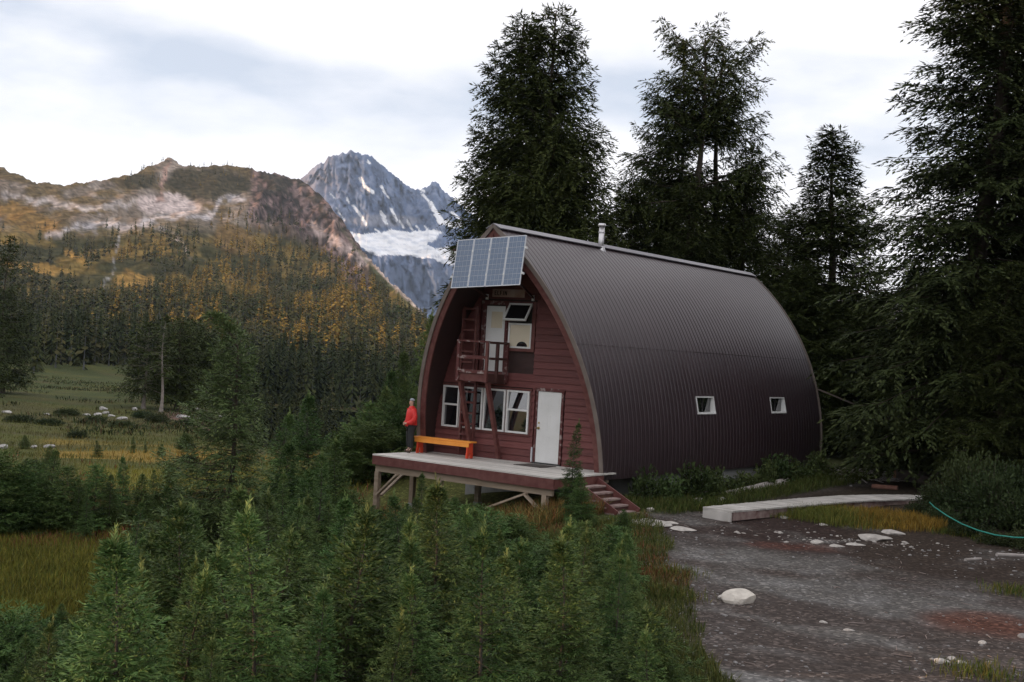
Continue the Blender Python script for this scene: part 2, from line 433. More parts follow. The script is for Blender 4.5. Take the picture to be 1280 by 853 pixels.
t_.links.new(src, mm_.inputs[1]); t_.links.new(rm.outputs[0], mm_.inputs[2]); t_.links.new(mm_.outputs[0], b_.inputs['Base Color'])
MATS['roof_metal'].node_tree.nodes['Principled BSDF'].inputs['Coat Weight'].default_value = 0.25
MATS['roof_metal'].node_tree.nodes['Principled BSDF'].inputs['Coat Roughness'].default_value = 0.36
MATS['window_glass'].node_tree.nodes['Principled BSDF'].inputs['IOR'].default_value = 1.9

azs = np.unique(np.concatenate([np.linspace(-math.pi, -0.47, 60), np.linspace(-0.47, 0.47, 330), np.linspace(0.47, math.pi, 60)]))
rs = np.concatenate([[0.5, 3, 6], np.geomspace(9, 420, 300), np.geomspace(460, 2700, 14)])
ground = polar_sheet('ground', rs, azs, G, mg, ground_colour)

# ------------------------------------------------------------------ land: hillside across the valley
SKX = np.array([-420, -200, -60, 0, 15, 45, 80, 130, 170, 185, 200, 208, 215, 222, 240, 265, 290, 310, 330, 345, 360, 375, 390, 400, 412, 425, 445, 460, 480, 510, 540, 575, 640, 760.])
SKY = np.array([190, 205, 214, 221, 228, 238, 240, 233, 224, 216, 210, 205, 206, 211, 214, 213, 211, 215, 217, 219, 224, 228, 238, 246, 258, 274, 300, 320, 342, 371, 398, 424, 462, 500.])
HOR = lambda px: 402.13 + px * 0.05777          # pixel row of the true horizon
SKH = HOR(SKX) - SKY; SKA = SKX - 0.0577 * SKH      # height over the horizon, and bearing with the camera's roll taken out
def e_sky(a):                                    # elevation angle of the ridge line at azimuth a
    px = 640 + FPX * np.tan(a)
    jag = 3.2 * (noise(px * 0.11, 0 * px, 3) - 0.5) + 2.2 * (noise(px * 0.37, 0 * px, 4) - 0.5)
    return np.arctan((np.interp(px, SKA, SKH) + jag) / FPX)
EY = np.array([-0.052, -0.030, 0.003, 0.046, 0.083, 0.122, 0.15])
ER = np.array([330, 450, 760, 1080, 1380, 1640, 1800.])
def r_top(a): return np.interp(e_sky(a), EY, ER)
def hill_z(a, r):
    e = np.interp(r, ER, EY)
    u = r * np.sin(a); v = r * np.cos(a)
    bump = (fbm(u * 0.006, v * 0.004, 11, 5) - 0.5) * 30 * sm(r, 480, 800) + (ridged(u * 0.016, v * 0.010, 13, 5) - 0.6) * 15 * sm(r, 420, 700)
    pxa = 640 + FPX * np.tan(a); rt = r_top(a)
    cl = sm(pxa, 305, 325) * sm(rt - r, 430, 250)
    bump = bump + cl * ((ridged(u * 0.03, v * 0.011, 15, 5) - 0.62) * 34 + (fbm(u * 0.12, v * 0.05, 16, 3) - .5) * 9)
    bump = bump * (0.35 + 0.65 * sm(rt - r, 0, 120))
    z = CAM[2] + r * np.tan(e) + bump
    cap = CAM[2] + np.minimum(r, rt) * np.tan(e_sky(a))
    z = np.minimum(z, cap)                        # nothing rises over the skyline
    over = np.maximum(r - rt, 0)
    z = np.where(r > rt, CAM[2] + rt * np.tan(e_sky(a)) - over * 0.32 - over * over * 0.0006, z)
    return z
def pl_dist(px, py, pts):
    d = np.full(px.shape, 1e9)
    for (ax, ay), (bx, by) in zip(pts[:-1], pts[1:]):
        dx, dy = bx - ax, by - ay
        t = np.clip(((px - ax) * dx + (py - ay) * dy) / (dx * dx + dy * dy + 1e-9), 0, 1)
        d = np.minimum(d, np.hypot(px - ax - t * dx, py - ay - t * dy))
    return d
def in_poly(px, py, pts):
    ins = np.zeros(px.shape, bool); n = len(pts)
    for i in range(n):
        ax, ay = pts[i]; bx, by = pts[(i + 1) % n]
        c = ((ay > py) != (by > py)) & (px < (bx - ax) * (py - ay) / ((by - ay) if by != ay else 1e-9) + ax)
        ins ^= c
    return ins
def blob(px, py, cx, cy, rx, ry, ang=0.0):
    c, s = math.cos(ang), math.sin(ang); dx = px - cx; dy = py - cy
    return np.exp(-(((dx * c + dy * s) / rx) ** 2 + ((-dx * s + dy * c) / ry) ** 2))
def hill_colour(x, y, z):
    px, py = project(x, y, z)
    w1 = fbm(px * 0.05, py * 0.05, 51, 5) - 0.5; w2 = fbm(px * 0.16, py * 0.16, 52, 4) - 0.5
    w3 = fbm(px * 0.45, py * 0.6, 57, 3) - 0.5; qx = px + 30 * w1 + 8 * w2; qy = py + 18 * w1 - 7 * w2 + 1.5 * w3
    c = np.zeros(px.shape + (3,)) + np.array((0.050, 0.047, 0.022))            # grassy brush
    c = lerp3(c, (0.15, 0.105, 0.035), sm(fbm(px * 0.022, py * 0.06, 53, 4), 0.42, 0.62) * sm(py, 470, 420))
    alp = sm(qy, 300, 268) * sm(px, 470, 400)
    c = lerp3(c, (0.165, 0.130, 0.100), alp)                                      # stony alpine slope
    c = lerp3(c, (0.265, 0.225, 0.195), alp * sm(w2 * .6 + w1, -0.02, 0.16) * 0.7)
    c = lerp3(c, (0.105, 0.075, 0.034), alp * sm(fbm(px * 0.018, py * 0.05, 55, 4), 0.46, 0.56) * 0.85)
    # brown knolls at the left
    k = np.maximum(blob(qx, qy, 40, 279, 42, 16, 0.15), blob(qx, qy, 10, 262, 32, 9))
    c = lerp3(c, (0.17, 0.105, 0.038), sm(k, 0.35, 0.6))
    # pale scree fan under the pinnacle and grey scree below
    c = lerp3(c, (0.47, 0.385, 0.36), sm(blob(qx, qy, 207, 256, 40, 14), 0.3, 0.6))
    c = lerp3(c, (0.40, 0.37, 0.38), sm(8 + 8 * w2 - pl_dist(qx, qy, [(300, 246), (262, 262), (215, 275), (150, 283), (100, 280), (60, 296)]), 0, 9) * 0.8)
    c = lerp3(c, (0.40, 0.35, 0.33), sm(6 + 5 * w2 - pl_dist(qx, qy, [(0, 244), (60, 252), (120, 262), (165, 250)]), 0, 6) * 0.85)
    c = lerp3(c, (0.36, 0.31, 0.29), sm(5 + 8 * w2 - pl_dist(qx, qy, [(196, 280), (222, 298), (232, 316)]), 0, 8) * 0.75)
    # dark heath cap, pinnacle of red rock
    cap = sm(np.maximum(blob(qx, qy, 262, 230, 58, 21), blob(qx, qy, 176, 228, 26, 12)), 0.34, 0.55)
    c = lerp3(c, (0.060, 0.050, 0.030), cap)
    pn = sm(5 + 3 * w2 - pl_dist(qx, qy, [(212, 203), (208, 222), (204, 240), (202, 250)]), 0, 4)
    c = lerp3(c, (0.31, 0.20, 0.165), pn * 0.9)
    # red-grey cliff down the right-hand edge, pale scree apron beneath
    top = np.interp(px, SKX, SKY)
    cliff = sm(qx, 305, 322) * sm(qy - top, 78, 50) * sm(px, 470, 448)
    c = lerp3(c, (0.105, 0.076, 0.074), cliff)
    c = lerp3(c, (0.22, 0.155, 0.14), cliff * sm(w2 + 0.5 * w1, 0.04, 0.16) * 0.7)
    c = lerp3(c, (0.035, 0.032, 0.028), cliff * sm(-w2 - .4 * w3, -0.02, 0.08) * 0.9)
    c = lerp3(c, (0.045, 0.042, 0.032), sm(px, 318, 335) * sm(px, 425, 400) * sm(qy - top, 24, 12) * sm(fbm(px * .06, py * .1, 59, 3), .42, .55) * .85)
    ap = sm(9 + 6 * w2 - pl_dist(qx, qy, [(388, 282), (412, 298), (436, 312), (452, 326)]), 0, 7)
    c = lerp3(c, (0.37, 0.29, 0.265), ap * 0.9)
    # brown slope between fan and cliff
    c = lerp3(c, (0.15, 0.095, 0.040), sm(blob(qx, qy, 292, 300, 34, 20, 0.5), 0.3, 0.6) * 0.9)
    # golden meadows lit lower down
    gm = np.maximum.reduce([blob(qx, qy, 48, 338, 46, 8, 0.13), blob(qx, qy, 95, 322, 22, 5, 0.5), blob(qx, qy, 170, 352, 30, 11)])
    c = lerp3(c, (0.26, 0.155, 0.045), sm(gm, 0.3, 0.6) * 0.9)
    # stream gully with bare stones
    st = pl_dist(qx, qy, [(152, 296), (146, 312), (141, 330), (132, 350), (128, 366)])
    c = lerp3(c, (0.33, 0.33, 0.35), sm(3.4 + 7 * w2 - st, 0, 5) * 0.7)
    # bare track down the falling edge
    sc = py - top
    c = lerp3(c, (0.42, 0.33, 0.28), sm(px, 455, 468) * sm(sc, 7.5, 4.0) * sm(px, 560, 536))
    c = lerp3(c, (0.10, 0.10, 0.05), sm(px, 410, 440) * sm(sc, 15, 9) * sm(sc, 5, 8) * 0.6)
    c = c * (1 + 1.1 * w3 * sm(py, 430, 330))[..., None]
    # heather and willow on the valley floor
    lo = sm(py, 400, 440)
    c = lerp3(c, (0.050, 0.056, 0.026), lo * 0.8)
    c = lerp3(c, (0.17, 0.13, 0.065), lo * sm(fbm(px * 0.03, py * 0.2, 58, 3), 0.56, 0.66) * 0.7)
    return c
mh = mat('hillside_ground', 0.55, 1.5, 0.11, 1.0, 2.0, 0.16, 0.02, attr='tint', detail=9, soft=.2)
a_h = np.linspace(math.atan((-420 - 640) / FPX), math.atan((700 - 640) / FPX), 440)
r_h = np.concatenate([np.linspace(330, 1700, 230), np.linspace(1720, 2300, 14)])
A, Rr = np.meshgrid(a_h, r_h)
Zh = hill_z(A, Rr); Xh, Yh = uv(Rr * np.sin(A), Rr * np.cos(A))
nr, na = A.shape
i_ = np.arange(nr - 1)[:, None] * na + np.arange(na - 1)[None]
Fh = np.stack([i_ + 1, i_ + na + 1, i_ + na, i_], -1).reshape(-1, 4)
o = link('hillside', mesh_np('hillside', np.stack([Xh, Yh, Zh], -1).reshape(-1, 3), Fh, mh, True, hill_colour(Xh, Yh, Zh).reshape(-1, 3)))
tag(o, kind='structure')

# unseen flank left of and behind the viewer: shaped to keep the low sun off the hut
lv = np.linspace(-75, 1500, 90); lu = np.linspace(-1150, -300, 40)
U, Vv = np.meshgrid(lu, lv)
hgt = np.interp(Vv, [-75, -50, -20, 250, 380, 540, 700, 1000, 1200, 1500], [0, 40, 122, 124, 106, 82, 76, 70, 55, 40])  # near end kept low so the panes mirror open sky
prof = np.where(U > -560, sm(U, -330, -560), 1 - 0.5 * sm(U, -560, -1150))
Zf = -9 + hgt * prof + (fbm(U * 0.01, Vv * 0.01, 66, 4) - 0.5) * 12 * sm(hgt, 0, 80) * prof
Xf, Yf = uv(U, Vv); nr, na = U.shape
i_ = np.arange(nr - 1)[:, None] * na + np.arange(na - 1)[None]
Ff = np.stack([i_, i_ + 1, i_ + na + 1, i_ + na], -1).reshape(-1, 4)
cf = np.zeros((nr * na, 3)) + np.array((0.05, 0.055, 0.028))
o = link('shading_flank', mesh_np('shading_flank', np.stack([Xf, Yf, Zf], -1).reshape(-1, 3), Ff, mh, True, cf)); tag(o, kind='structure')

# ------------------------------------------------------------------ land: glaciated peak
PX_ = np.array([200, 300, 345, 375, 385, 392, 400, 405, 410, 414, 420, 424, 428, 433, 437, 441, 446, 452, 458, 463, 468, 480, 490, 500, 513, 520, 526, 533, 537, 541, 545, 549, 553, 558, 566, 574, 582, 600, 640, 700, 780])
PY_ = np.array([310, 262, 243, 228, 219, 212, 207, 206, 199, 199, 195, 196, 193, 194, 190, 191, 192, 196, 195, 197, 200, 210, 218, 226, 236, 238, 237, 236, 232, 228, 227, 231, 238, 242, 248, 256, 262, 276, 300, 330, 350])
PKH = HOR(PX_) - PY_; PKA = PX_ - 0.0577 * PKH
def peak_e(a):
    px = 640 + FPX * np.tan(a)
    jag = 2.2 * (noise(px * 0.35, 0 * px, 8) - 0.5) + 1.6 * (noise(px * 0.9, 0 * px, 9) - 0.5)
    return np.arctan((np.interp(px, PKA, PKH) + jag) / FPX)
def peak_pts(a, t):                        # t 0 foot .. 1 crest .. 1.3 far side
    e1 = peak_e(a); e0 = -0.004
    tt = np.minimum(t, 1)
    e = e0 + (e1 - e0) * (0.16 * sm(tt, 0.0, 0.18) + 0.10 * sm(tt, 0.18, 0.34) + 0.16 * sm(tt, 0.34, 0.50) + 0.58 * np.clip((tt - 0.45) / 0.55, 0, 1) ** 0.9)
    px = FPX * np.tan(a)
    k = sm(tt, 0.02, 0.15) * sm(1 - tt, 0.0, 0.06)
    rr = 3300 + 1250 * tt + 700 * np.maximum(t - 1, 0)
    gl = sm(tt, 0.28, 0.36) * sm(0.53 - tt, 0.0, 0.05)
    pyg = HOR(640 + px) - FPX * np.tan(e); gl = np.maximum(gl * 0, sm(blob(640 + px, pyg, 498, 303, 75, 19), 0.25, 0.55))
    rough = (1 - 0.93 * gl) * 0.75
    wx = px * 0.030 + 1.5 * fbm(px * 0.03, tt * 3, 71, 4); wy = tt * 4.2 + 0.022 * px
    rr = rr + k * rough * ((ridged(wx, wy, 72, 6) - 0.6) * 300 + (ridged(px * 0.13 + tt * 2, tt * 9, 75, 4) - 0.6) * 110)
    e = e + k * rough * (ridged(wx * 1.7, wy * 1.3, 73, 5) - 0.6) * 0.006 * sm(1 - tt, 0.02, 0.12)
    e = np.minimum(e, e1)
    z = CAM[2] + rr * np.tan(e) - np.maximum(t - 1, 0) * 1500
    x, y = uv(rr * np.sin(a), rr * np.cos(a))
    return x, y, z
GL = [(433, 287), (449, 292), (463, 291), (494, 288), (514, 290), (540, 288), (552, 290), (545, 299), (533, 306), (541, 309), (572, 311), (600, 300), (660, 300), (660, 345), (565, 333), (545, 325), (519, 321), (494, 318), (477, 322), (463, 318), (446, 304)]
SNOW = [((451, 224), (457, 234), 2.0), ((457, 234), (465, 239), 2.4), ((476, 232), (480, 240), 1.8), ((480, 240), (485, 246), 1.2), ((441, 257), (448, 266), 1.8), ((448, 266), (457, 280), 2.2),
        ((475, 265), (481, 272), 2.4), ((481, 272), (483, 280), 2.2), ((490, 263), (496, 276), 1.9), ((460, 202), (462, 204), 1.6), ((528, 243), (538, 254), 1.6), ((538, 254), (546, 268), 2.8),
        ((546, 268), (552, 278), 4.0), ((552, 278), (578, 283), 3.2), ((563, 264), (577, 276), 1.8), ((500, 277), (505, 285), 1.2), ((509, 276), (516, 288), 1.3), ((520, 281), (524, 288), 1.0),
        ((531, 283), (536, 289), 0.9), ((433, 246), (436, 254), 1.0), ((540, 303), (553, 291), 1.3), ((412, 241), (420, 250), 0.8), ((524, 236), (531, 240), 1.4), ((503, 268), (504, 272), 0.7), ((468, 286), (474, 290), 1.2), ((422, 262), (429, 274), 0.9)]
def peak_colour(x, y, z):
    px, py = project(x, y, z)
    w1 = fbm(px * 0.08, py * 0.08, 81, 5) - 0.5; w2 = fbm(px * 0.3, py * 0.3, 82, 4) - 0.5
    c = np.zeros(px.shape + (3,)) + np.array((0.088, 0.128, 0.225))  # blue of the hazy distance put into the rock colour
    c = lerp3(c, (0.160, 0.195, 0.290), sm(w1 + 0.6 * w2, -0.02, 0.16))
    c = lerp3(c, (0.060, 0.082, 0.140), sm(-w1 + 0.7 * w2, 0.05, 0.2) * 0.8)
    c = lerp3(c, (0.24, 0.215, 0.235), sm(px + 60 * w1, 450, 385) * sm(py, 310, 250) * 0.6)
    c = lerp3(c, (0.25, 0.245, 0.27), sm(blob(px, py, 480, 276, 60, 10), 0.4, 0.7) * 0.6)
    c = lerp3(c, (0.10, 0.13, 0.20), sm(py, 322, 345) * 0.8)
    qx = px + 5 * w1 + 3.5 * w2; qy = py + 7 * w1 + 3.5 * w2
    s = in_poly(qx, qy, GL).astype(float)
    for a, b, w in SNOW:
        s = np.maximum(s, sm(w + 1.8 * w2 - pl_dist(qx, qy, [a, b]), -0.3, 0.5))
    s = s * (1 - 0.9 * sm(blob(qx, qy, 560, 300, 17, 6, 0.1), 0.45, 0.7))
    c = lerp3(c, (0.78, 0.78, 0.80), s)
    crev = sm(fbm(px * 0.10 + 0.05 * py, py * 0.55 - 0.04 * px, 83, 4), 0.53, 0.66) * s * sm(py, 287, 295)
    c = lerp3(c, (0.52, 0.55, 0.62), crev * 0.75)
    return c
mk = mat('peak_rock', 0.8, 1.22, 0.02, 0.9, 6.0, 0.03, 0.1, attr='tint', detail=9)
a_p = np.linspace(math.atan((200 - 640) / FPX), math.atan((780 - 640) / FPX), 420)
t_p = np.concatenate([np.linspace(0, 1, 250), [1.05, 1.3]])
A, T = np.meshgrid(a_p, t_p)
Xp, Yp, Zp = peak_pts(A, T); nr, na = A.shape
i_ = np.arange(nr - 1)[:, None] * na + np.arange(na - 1)[None]
Fp = np.stack([i_ + 1, i_ + na + 1, i_ + na, i_], -1).reshape(-1, 4)
o = link('mountain', mesh_np('mountain', np.stack([Xp, Yp, Zp], -1).reshape(-1, 3), Fp, mk, True, peak_colour(Xp, Yp, Zp).reshape(-1, 3)))
tag(o, kind='structure')
# lower ranges closing the horizon all round
a_r = np.linspace(-math.pi, math.pi, 420); s_r = np.linspace(0, 1, 24)
A, S = np.meshgrid(a_r, s_r)
er = 0.035 + 0.05 * fbm(np.cos(A) * 2.5 + 9, np.sin(A) * 2.5 + 4, 91, 5)
pxr = 640 + FPX * np.tan(np.clip(A, -1.2, 1.2)); er = er * (1 - sm(pxr, -300, -100) * sm(pxr, 1000, 800) * (np.abs(A) < 1.0)) - 0.012 * (sm(pxr, -300, -100) * sm(pxr, 1000, 800) * (np.abs(A) < 1.0))
Rg = 2550 + 1100 * S + (ridged(np.cos(A) * 16, np.sin(A) * 16 + S * 3, 92, 5) - 0.5) * 330 * sm(S, 0, 0.2)
Zg = -40 + (Rg * np.tan(er) + 40) * S ** 1.1 + (ridged(np.cos(A) * 20, np.sin(A) * 20 + S * 4, 93, 5) - 0.6) * 40 * sm(S, 0, .2)
Xg, Yg = uv(Rg * np.sin(A), Rg * np.cos(A)); nr, na = A.shape
i_ = np.arange(nr - 1)[:, None] * na + np.arange(na - 1)[None]
Fg = np.stack([i_ + 1, i_ + na + 1, i_ + na, i_], -1).reshape(-1, 4)
cg = lerp3(np.zeros((nr * na, 3)) + np.array((0.05, 0.055, 0.04)), (0.17, 0.16, 0.17), sm(S, 0.5, 0.9).ravel())
o = link('distant_hills', mesh_np('distant_hills', np.stack([Xg, Yg, Zg], -1).reshape(-1, 3), Fg, mk, True, cg)); tag(o, kind='structure')

# ------------------------------------------------------------------ conifers
def unit(a): return a / np.maximum(np.linalg.norm(a, axis=-1, keepdims=True), 1e-9)
def tube_np(P, rad, n):
    """tube along P (k,3) with radii -> verts, quads"""
    P = np.asarray(P, float); k = len(P)
    T = unit(np.gradient(P, axis=0)); ref = np.where(np.abs(T[:, 2:3]) > 0.9, np.array([[1., 0, 0]]), np.array([[0, 0, 1.]]))
    X = unit(np.cross(T, ref)); Y = np.cross(T, X)
    an = np.arange(n) * 2 * np.pi / n
    V = P[:, None] + rad[:, None, None] * (X[:, None] * np.cos(an)[None, :, None] + Y[:, None] * np.sin(an)[None, :, None])
    i = np.arange(k - 1)[:, None] * n + np.arange(n)[None]; j = np.arange(k - 1)[:, None] * n + (np.arange(n)[None] + 1) % n
    return V.reshape(-1, 3), np.stack([i, j, j + n, i + n], -1).reshape(-1, 4)

def conifer(seed, H, Rad, h0=0.06, nb=90, power=0.85, base=0.25, rise=0.1, sag=0.45, tip=0.15, tw_step=0.12, tw_len=0.45, el=0.08, ew=0.018,
            el_step=0.04, lean=(0, 0), bend=None, trunk_r=None, gaps=0.0, clump=0.5, bulge=0.0, hang=0.25, cols=((0.045, 0.065, 0.03), (0.08, 0.11, 0.05)),
            tipcol=(0.12, 0.15, 0.06), tipamt=0.2, bare_top=0.0, wood=True, sides=None, flat=0.45, tops=1, leader=0, spread=0.85):
    g = np.random.default_rng(seed)
    tr = trunk_r or H * 0.013
    # trunk line
    def axis(t):
        t = np.asarray(t, float)
        x = lean[0] * t + 0.012 * H * np.sin(t * 7 + seed); y = lean[1] * t + 0.010 * H * np.sin(t * 5 + 2 * seed)
        z = H * t
        if bend is not None:
            k = np.clip((t - bend[0]) / (1 - bend[0]), 0, 1) ** 1.6
            x = x + bend[1] * k; y = y + bend[2] * k; z = z - bend[3] * k
        return np.stack([x, y, z], -1)
    ts = np.linspace(0, 1, 14)
    tv, tf = tube_np(axis(ts), tr * (1 - ts * 0.93) * (1 + 0.5 * np.exp(-ts * 25)), 7)
    TV = [tv]; TF = [tf]; off = len(tv)
    # branches
    t = h0 + (1 - h0) * np.sort(g.random(nb)) ** 0.93
    az = np.arange(nb) * 2.39996 + g.normal(0, 0.45, nb)
    s = (t - h0) / (1 - h0)
    prof = np.minimum((1 - s) ** power, base + s * 4) * (1 + bulge * np.sin(np.pi * s))
    L = Rad * prof * (1 - clump + 2 * clump * (0.5 * noise(az * 1.1 + 50, t * H * 0.55, seed + 3) + 0.5 * g.random(nb))) + 0.02 * Rad
    if sides is not None:                      # fuller on one side
        L = L * (1 + sides[1] * np.cos(az - sides[0]))
    keep = g.random(nb) > gaps * sm(noise(az * 0.9 + 9, t * H * 0.6, seed + 7), 0.35, 0.7)
    t, az, s, L = t[keep], az[keep], s[keep], L[keep]; nb = len(t)
    O = axis(t)
    D0 = np.stack([np.cos(az), np.sin(az), np.zeros(nb)], -1)
    rs_ = rise + 0.9 * s ** 2 * 0.8 + g.normal(0, 0.10, nb); sg = sag * (1 - 0.6 * s) * (0.7 + 0.6 * g.random(nb))
    def bpt(b, q):
        zz = L[b] * (rs_[b] * q - sg[b] * q ** 2 + tip * q ** 4)
        p = O[b] + D0[b] * (L[b] * q)[:, None]
        p[:, 2] += zz
        return p
    def btan(b, q):
        d = D0[b].copy(); d[:, 2] += rs_[b] - 2 * sg[b] * q + 4 * tip * q ** 3
        return unit(d)
    if wood:
        for b in range(nb):
            if L[b] > 0.18 * Rad:
                q = np.linspace(0, 0.9, 5); bb = np.full(5, b)
                v, f = tube_np(bpt(bb, q), min(tr * 0.16, 0.045) * (0.3 + L[b] / Rad) * (1 - 0.85 * q), 3)
                TV.append(v); TF.append(f + off); off += len(v)
    # twigs
    cnt = np.maximum(2, (L / tw_step).astype(int))
    b = np.repeat(np.arange(nb), cnt * 2)
    q = np.concatenate([np.repeat((np.arange(c) + g.random(c) * 0.9) / c, 2) for c in cnt]) * 0.93 + 0.07
    side = np.tile([1., -1.], len(b) // 2)
    To = bpt(b, q); Tn = btan(b, q)
    Sd = unit(np.cross(Tn, np.array([0, 0, 1.])))
    ang = g.uniform(0.55, 1.15, len(b))
    Td = unit(Tn * np.cos(ang)[:, None] + Sd * (side * np.sin(ang))[:, None] + g.normal(0, 0.16, (len(b), 3)) - np.array([0, 0, 1.]) * hang * g.random((len(b), 1)))
    Tl = tw_len * Rad * (0.25 + 0.75 * (1 - q) ** 0.6) * (0.14 + 0.86 * L[b] / Rad) * g.uniform(0.5, 1.15, len(b)) + el * 0.8
    # branch tips too
    tb = np.arange(nb)
    To = np.concatenate([To, bpt(tb, np.full(nb, 0.9))]); Td = np.concatenate([Td, btan(tb, np.full(nb, 0.95))])
    Tl = np.concatenate([Tl, 0.12 * L + el]); b = np.concatenate([b, tb])
    # leader
    nl = 5 + 6 * tops
    lt = np.linspace(0.90 if not bare_top else 0.97, 0.99, nl)
    To = np.concatenate([To, axis(lt)]); Td = np.concatenate([Td, unit(g.normal(0, 0.22, (nl, 3)) + np.array([0, 0, 1.]))])
    Tl = np.concatenate([Tl, np.full(nl, el * 1.6)]); b = np.concatenate([b, np.full(nl, nb - 1)])
    if leader:
        lt = np.concatenate([np.full(4, 0.93), np.linspace(0.90, 0.99, 6)]); nl = len(lt)
        la = np.arange(nl) * 2.4
        ld_ = unit(np.stack([np.cos(la) * .75, np.sin(la) * .75, np.full(nl, 1.0)], -1)); ld_[4:] = unit(g.normal(0, .07, (6, 3)) + np.array([0, 0, 1.]))
        To = np.concatenate([To, axis(lt)]); Td = np.concatenate([Td, ld_]); Tl = np.concatenate([Tl, leader * H * np.where(np.arange(nl) < 4, .55, .8)]); b = np.concatenate([b, np.full(nl, -1)])
    # needle sprays
    ne = np.maximum(2, (Tl / el_step).astype(int))
    w = np.repeat(np.arange(len(b)), ne)
    qq = np.concatenate([(np.arange(c) + 0.3) / c for c in ne]) + g.uniform(0, 0.1, len(w))
    droop = -hang * 0.8 * (qq ** 2) * Tl[w]
    P = To[w] + Td[w] * (Tl[w] * qq)[:, None]; P[:, 2] += droop
    Pn = unit(np.cross(Td[w], np.array([0, 0, 1.]) + g.normal(0, .5, (len(w), 3))))       # sprays lie along the twig like a feather
    sgn_ = np.where(np.arange(len(w)) % 2 == 0, 1., -1.)[:, None]; fan = (spread * (1 - 0.55 * qq) * g.uniform(.6, 1.2, len(w)))[:, None]
    Ed = unit(Td[w] + Pn * sgn_ * fan + g.normal(0, 0.13, (len(w), 3)) - np.array([0, 0, 1.]) * (hang * (0.25 + 0.6 * qq))[:, None])
    Wd = unit(np.cross(Ed, np.array([0, 0, 1.]) + g.normal(0, flat, (len(w), 3))))
    le = el * (g.uniform(0.7, 1.3, len(w)) * (1.15 - 0.45 * qq))[:, None]; we = ew * g.uniform(0.7, 1.3, len(w))[:, None]
    V = np.stack([P, P + Ed * le * 0.4 + Wd * we, P + Ed * le, P + Ed * le * 0.4 - Wd * we], 1).reshape(-1, 3)
    Fq = np.arange(len(V)).reshape(-1, 4)
    c0, c1 = np.array(cols[0]), np.array(cols[1])
    m = np.clip(0.5 * g.random(nb)[np.minimum(b, nb - 1)][w] + 0.5 * g.random(len(w)), 0, 1)[:, None]
    C = c0 * (1 - m) + c1 * m
    ta = np.where(b[w] < 0, 0.5 + 0.5 * g.random(len(w)), tipamt * sm(qq, 0.55, 1.0) * g.random(len(w)))[:, None]
    C = C * (1 - ta) + np.array(tipcol) * ta
    return (np.concatenate(TV), np.concatenate(TF)), (V, Fq, np.repeat(C, 4, 0))

def make_tree(name, label, cat, loc, group=None, crown_mat='needles', bark='bark', rotz=0.0, scale=1.0, **k):
    (tv, tf), (cv, cf_, cc) = conifer(**k)
    r = empty(name, loc, (0, 0, rotz), scale)
    tag(r, label, cat, group)
    a = link('trunk', mesh_np('trunk', tv, tf, M[bark], True), r)
    b = link('crown', mesh_np('crown', cv, cf_, M[crown_mat], False, cc), r)
    return r, (a, b)

DK = ((0.026, 0.036, 0.011), (0.060, 0.076, 0.024))
def gz(x, y): return float(G(np.array([x]), np.array([y]))[0])
def base_at(px, v):
    p = at_v(px, HOR(px), v); return (float(p[0]), float(p[1]), gz(p[0], p[1]) - 0.05)
def tree_top(px, py, v):                      # height above ground for a tip at this height
    p = at_v(px, py, v); b = base_at(px, v); return float(p[2] - b[2])

# tall hemlocks behind the hut: one tree = trunk with limbs + crown
BIGP = {}
big = dict(tw_step=0.175, el=0.29, ew=0.034, el_step=0.066, tw_len=0.46, hang=0.55, cols=DK, tipcol=(0.085, 0.09, 0.03), tipamt=0.35, base=0.5)
for key, kw in dict(
        full=dict(seed=11, H=20, Rad=3.7, nb=340, h0=0.14, power=0.58, rise=0.05, sag=0.45, tip=0.25, clump=0.3, gaps=0.25, bulge=0.12, trunk_r=0.36),
        craggy=dict(seed=21, H=20, Rad=3.4, nb=125, h0=0.38, power=0.30, rise=0.16, sag=0.34, clump=0.65, gaps=0.8, trunk_r=0.38, tw_len=0.42),
        ragged=dict(seed=22, H=20, Rad=3.1, nb=130, h0=0.34, power=0.42, rise=0.1, sag=0.5, clump=0.65, gaps=0.7, trunk_r=0.27, tw_len=0.42),
        sweep=dict(seed=31, H=18, Rad=3.0, nb=330, h0=0.03, power=0.62, rise=0.0, sag=0.55, tip=0.4, clump=0.5, gaps=0.25, trunk_r=0.28),
        great=dict(seed=41, H=30, Rad=4.0, nb=480, h0=0.03, power=0.5, sag=0.5, clump=0.45, trunk_r=0.45, base=0.8, tw_len=0.42, tw_step=0.215, el_step=0.078, el=.30, ew=.036, gaps=0.1, cols=((0.024, 0.033, 0.012), (0.054, 0.068, 0.025)), tipcol=(0.12, 0.13, 0.055), tipamt=0.35)).items():
    (tv, tf), (cv, cf_, cc) = conifer(**{**big, **kw})
    BIGP[key] = (mesh_np('trunk', tv, tf, M['bark'], True), mesh_np('crown', cv, cf_, M['needles'], False, cc), kw['H'], kw['Rad'])
def big_tree(key, px, top, v, rad, rz, label, group, xy=None, H=None):
    if xy is None: px = px - 0.0577 * max(HOR(px) - max(top, 0), 0)      # plumb under the tip
    b = base_at(px, v) if xy is None else (xy[0], xy[1], gz(*xy) - .1)
    h = H or tree_top(px, top, v); tm, cm, H0, R0 = BIGP[key]
    r = empty('hemlock_tree', b, (0, 0, rz), (rad / R0, rad / R0, h / H0)); tag(r, label, 'tree', group)
    link('trunk', tm, r); link('crown', cm, r)
BEH = 'tall hemlocks behind the hut'
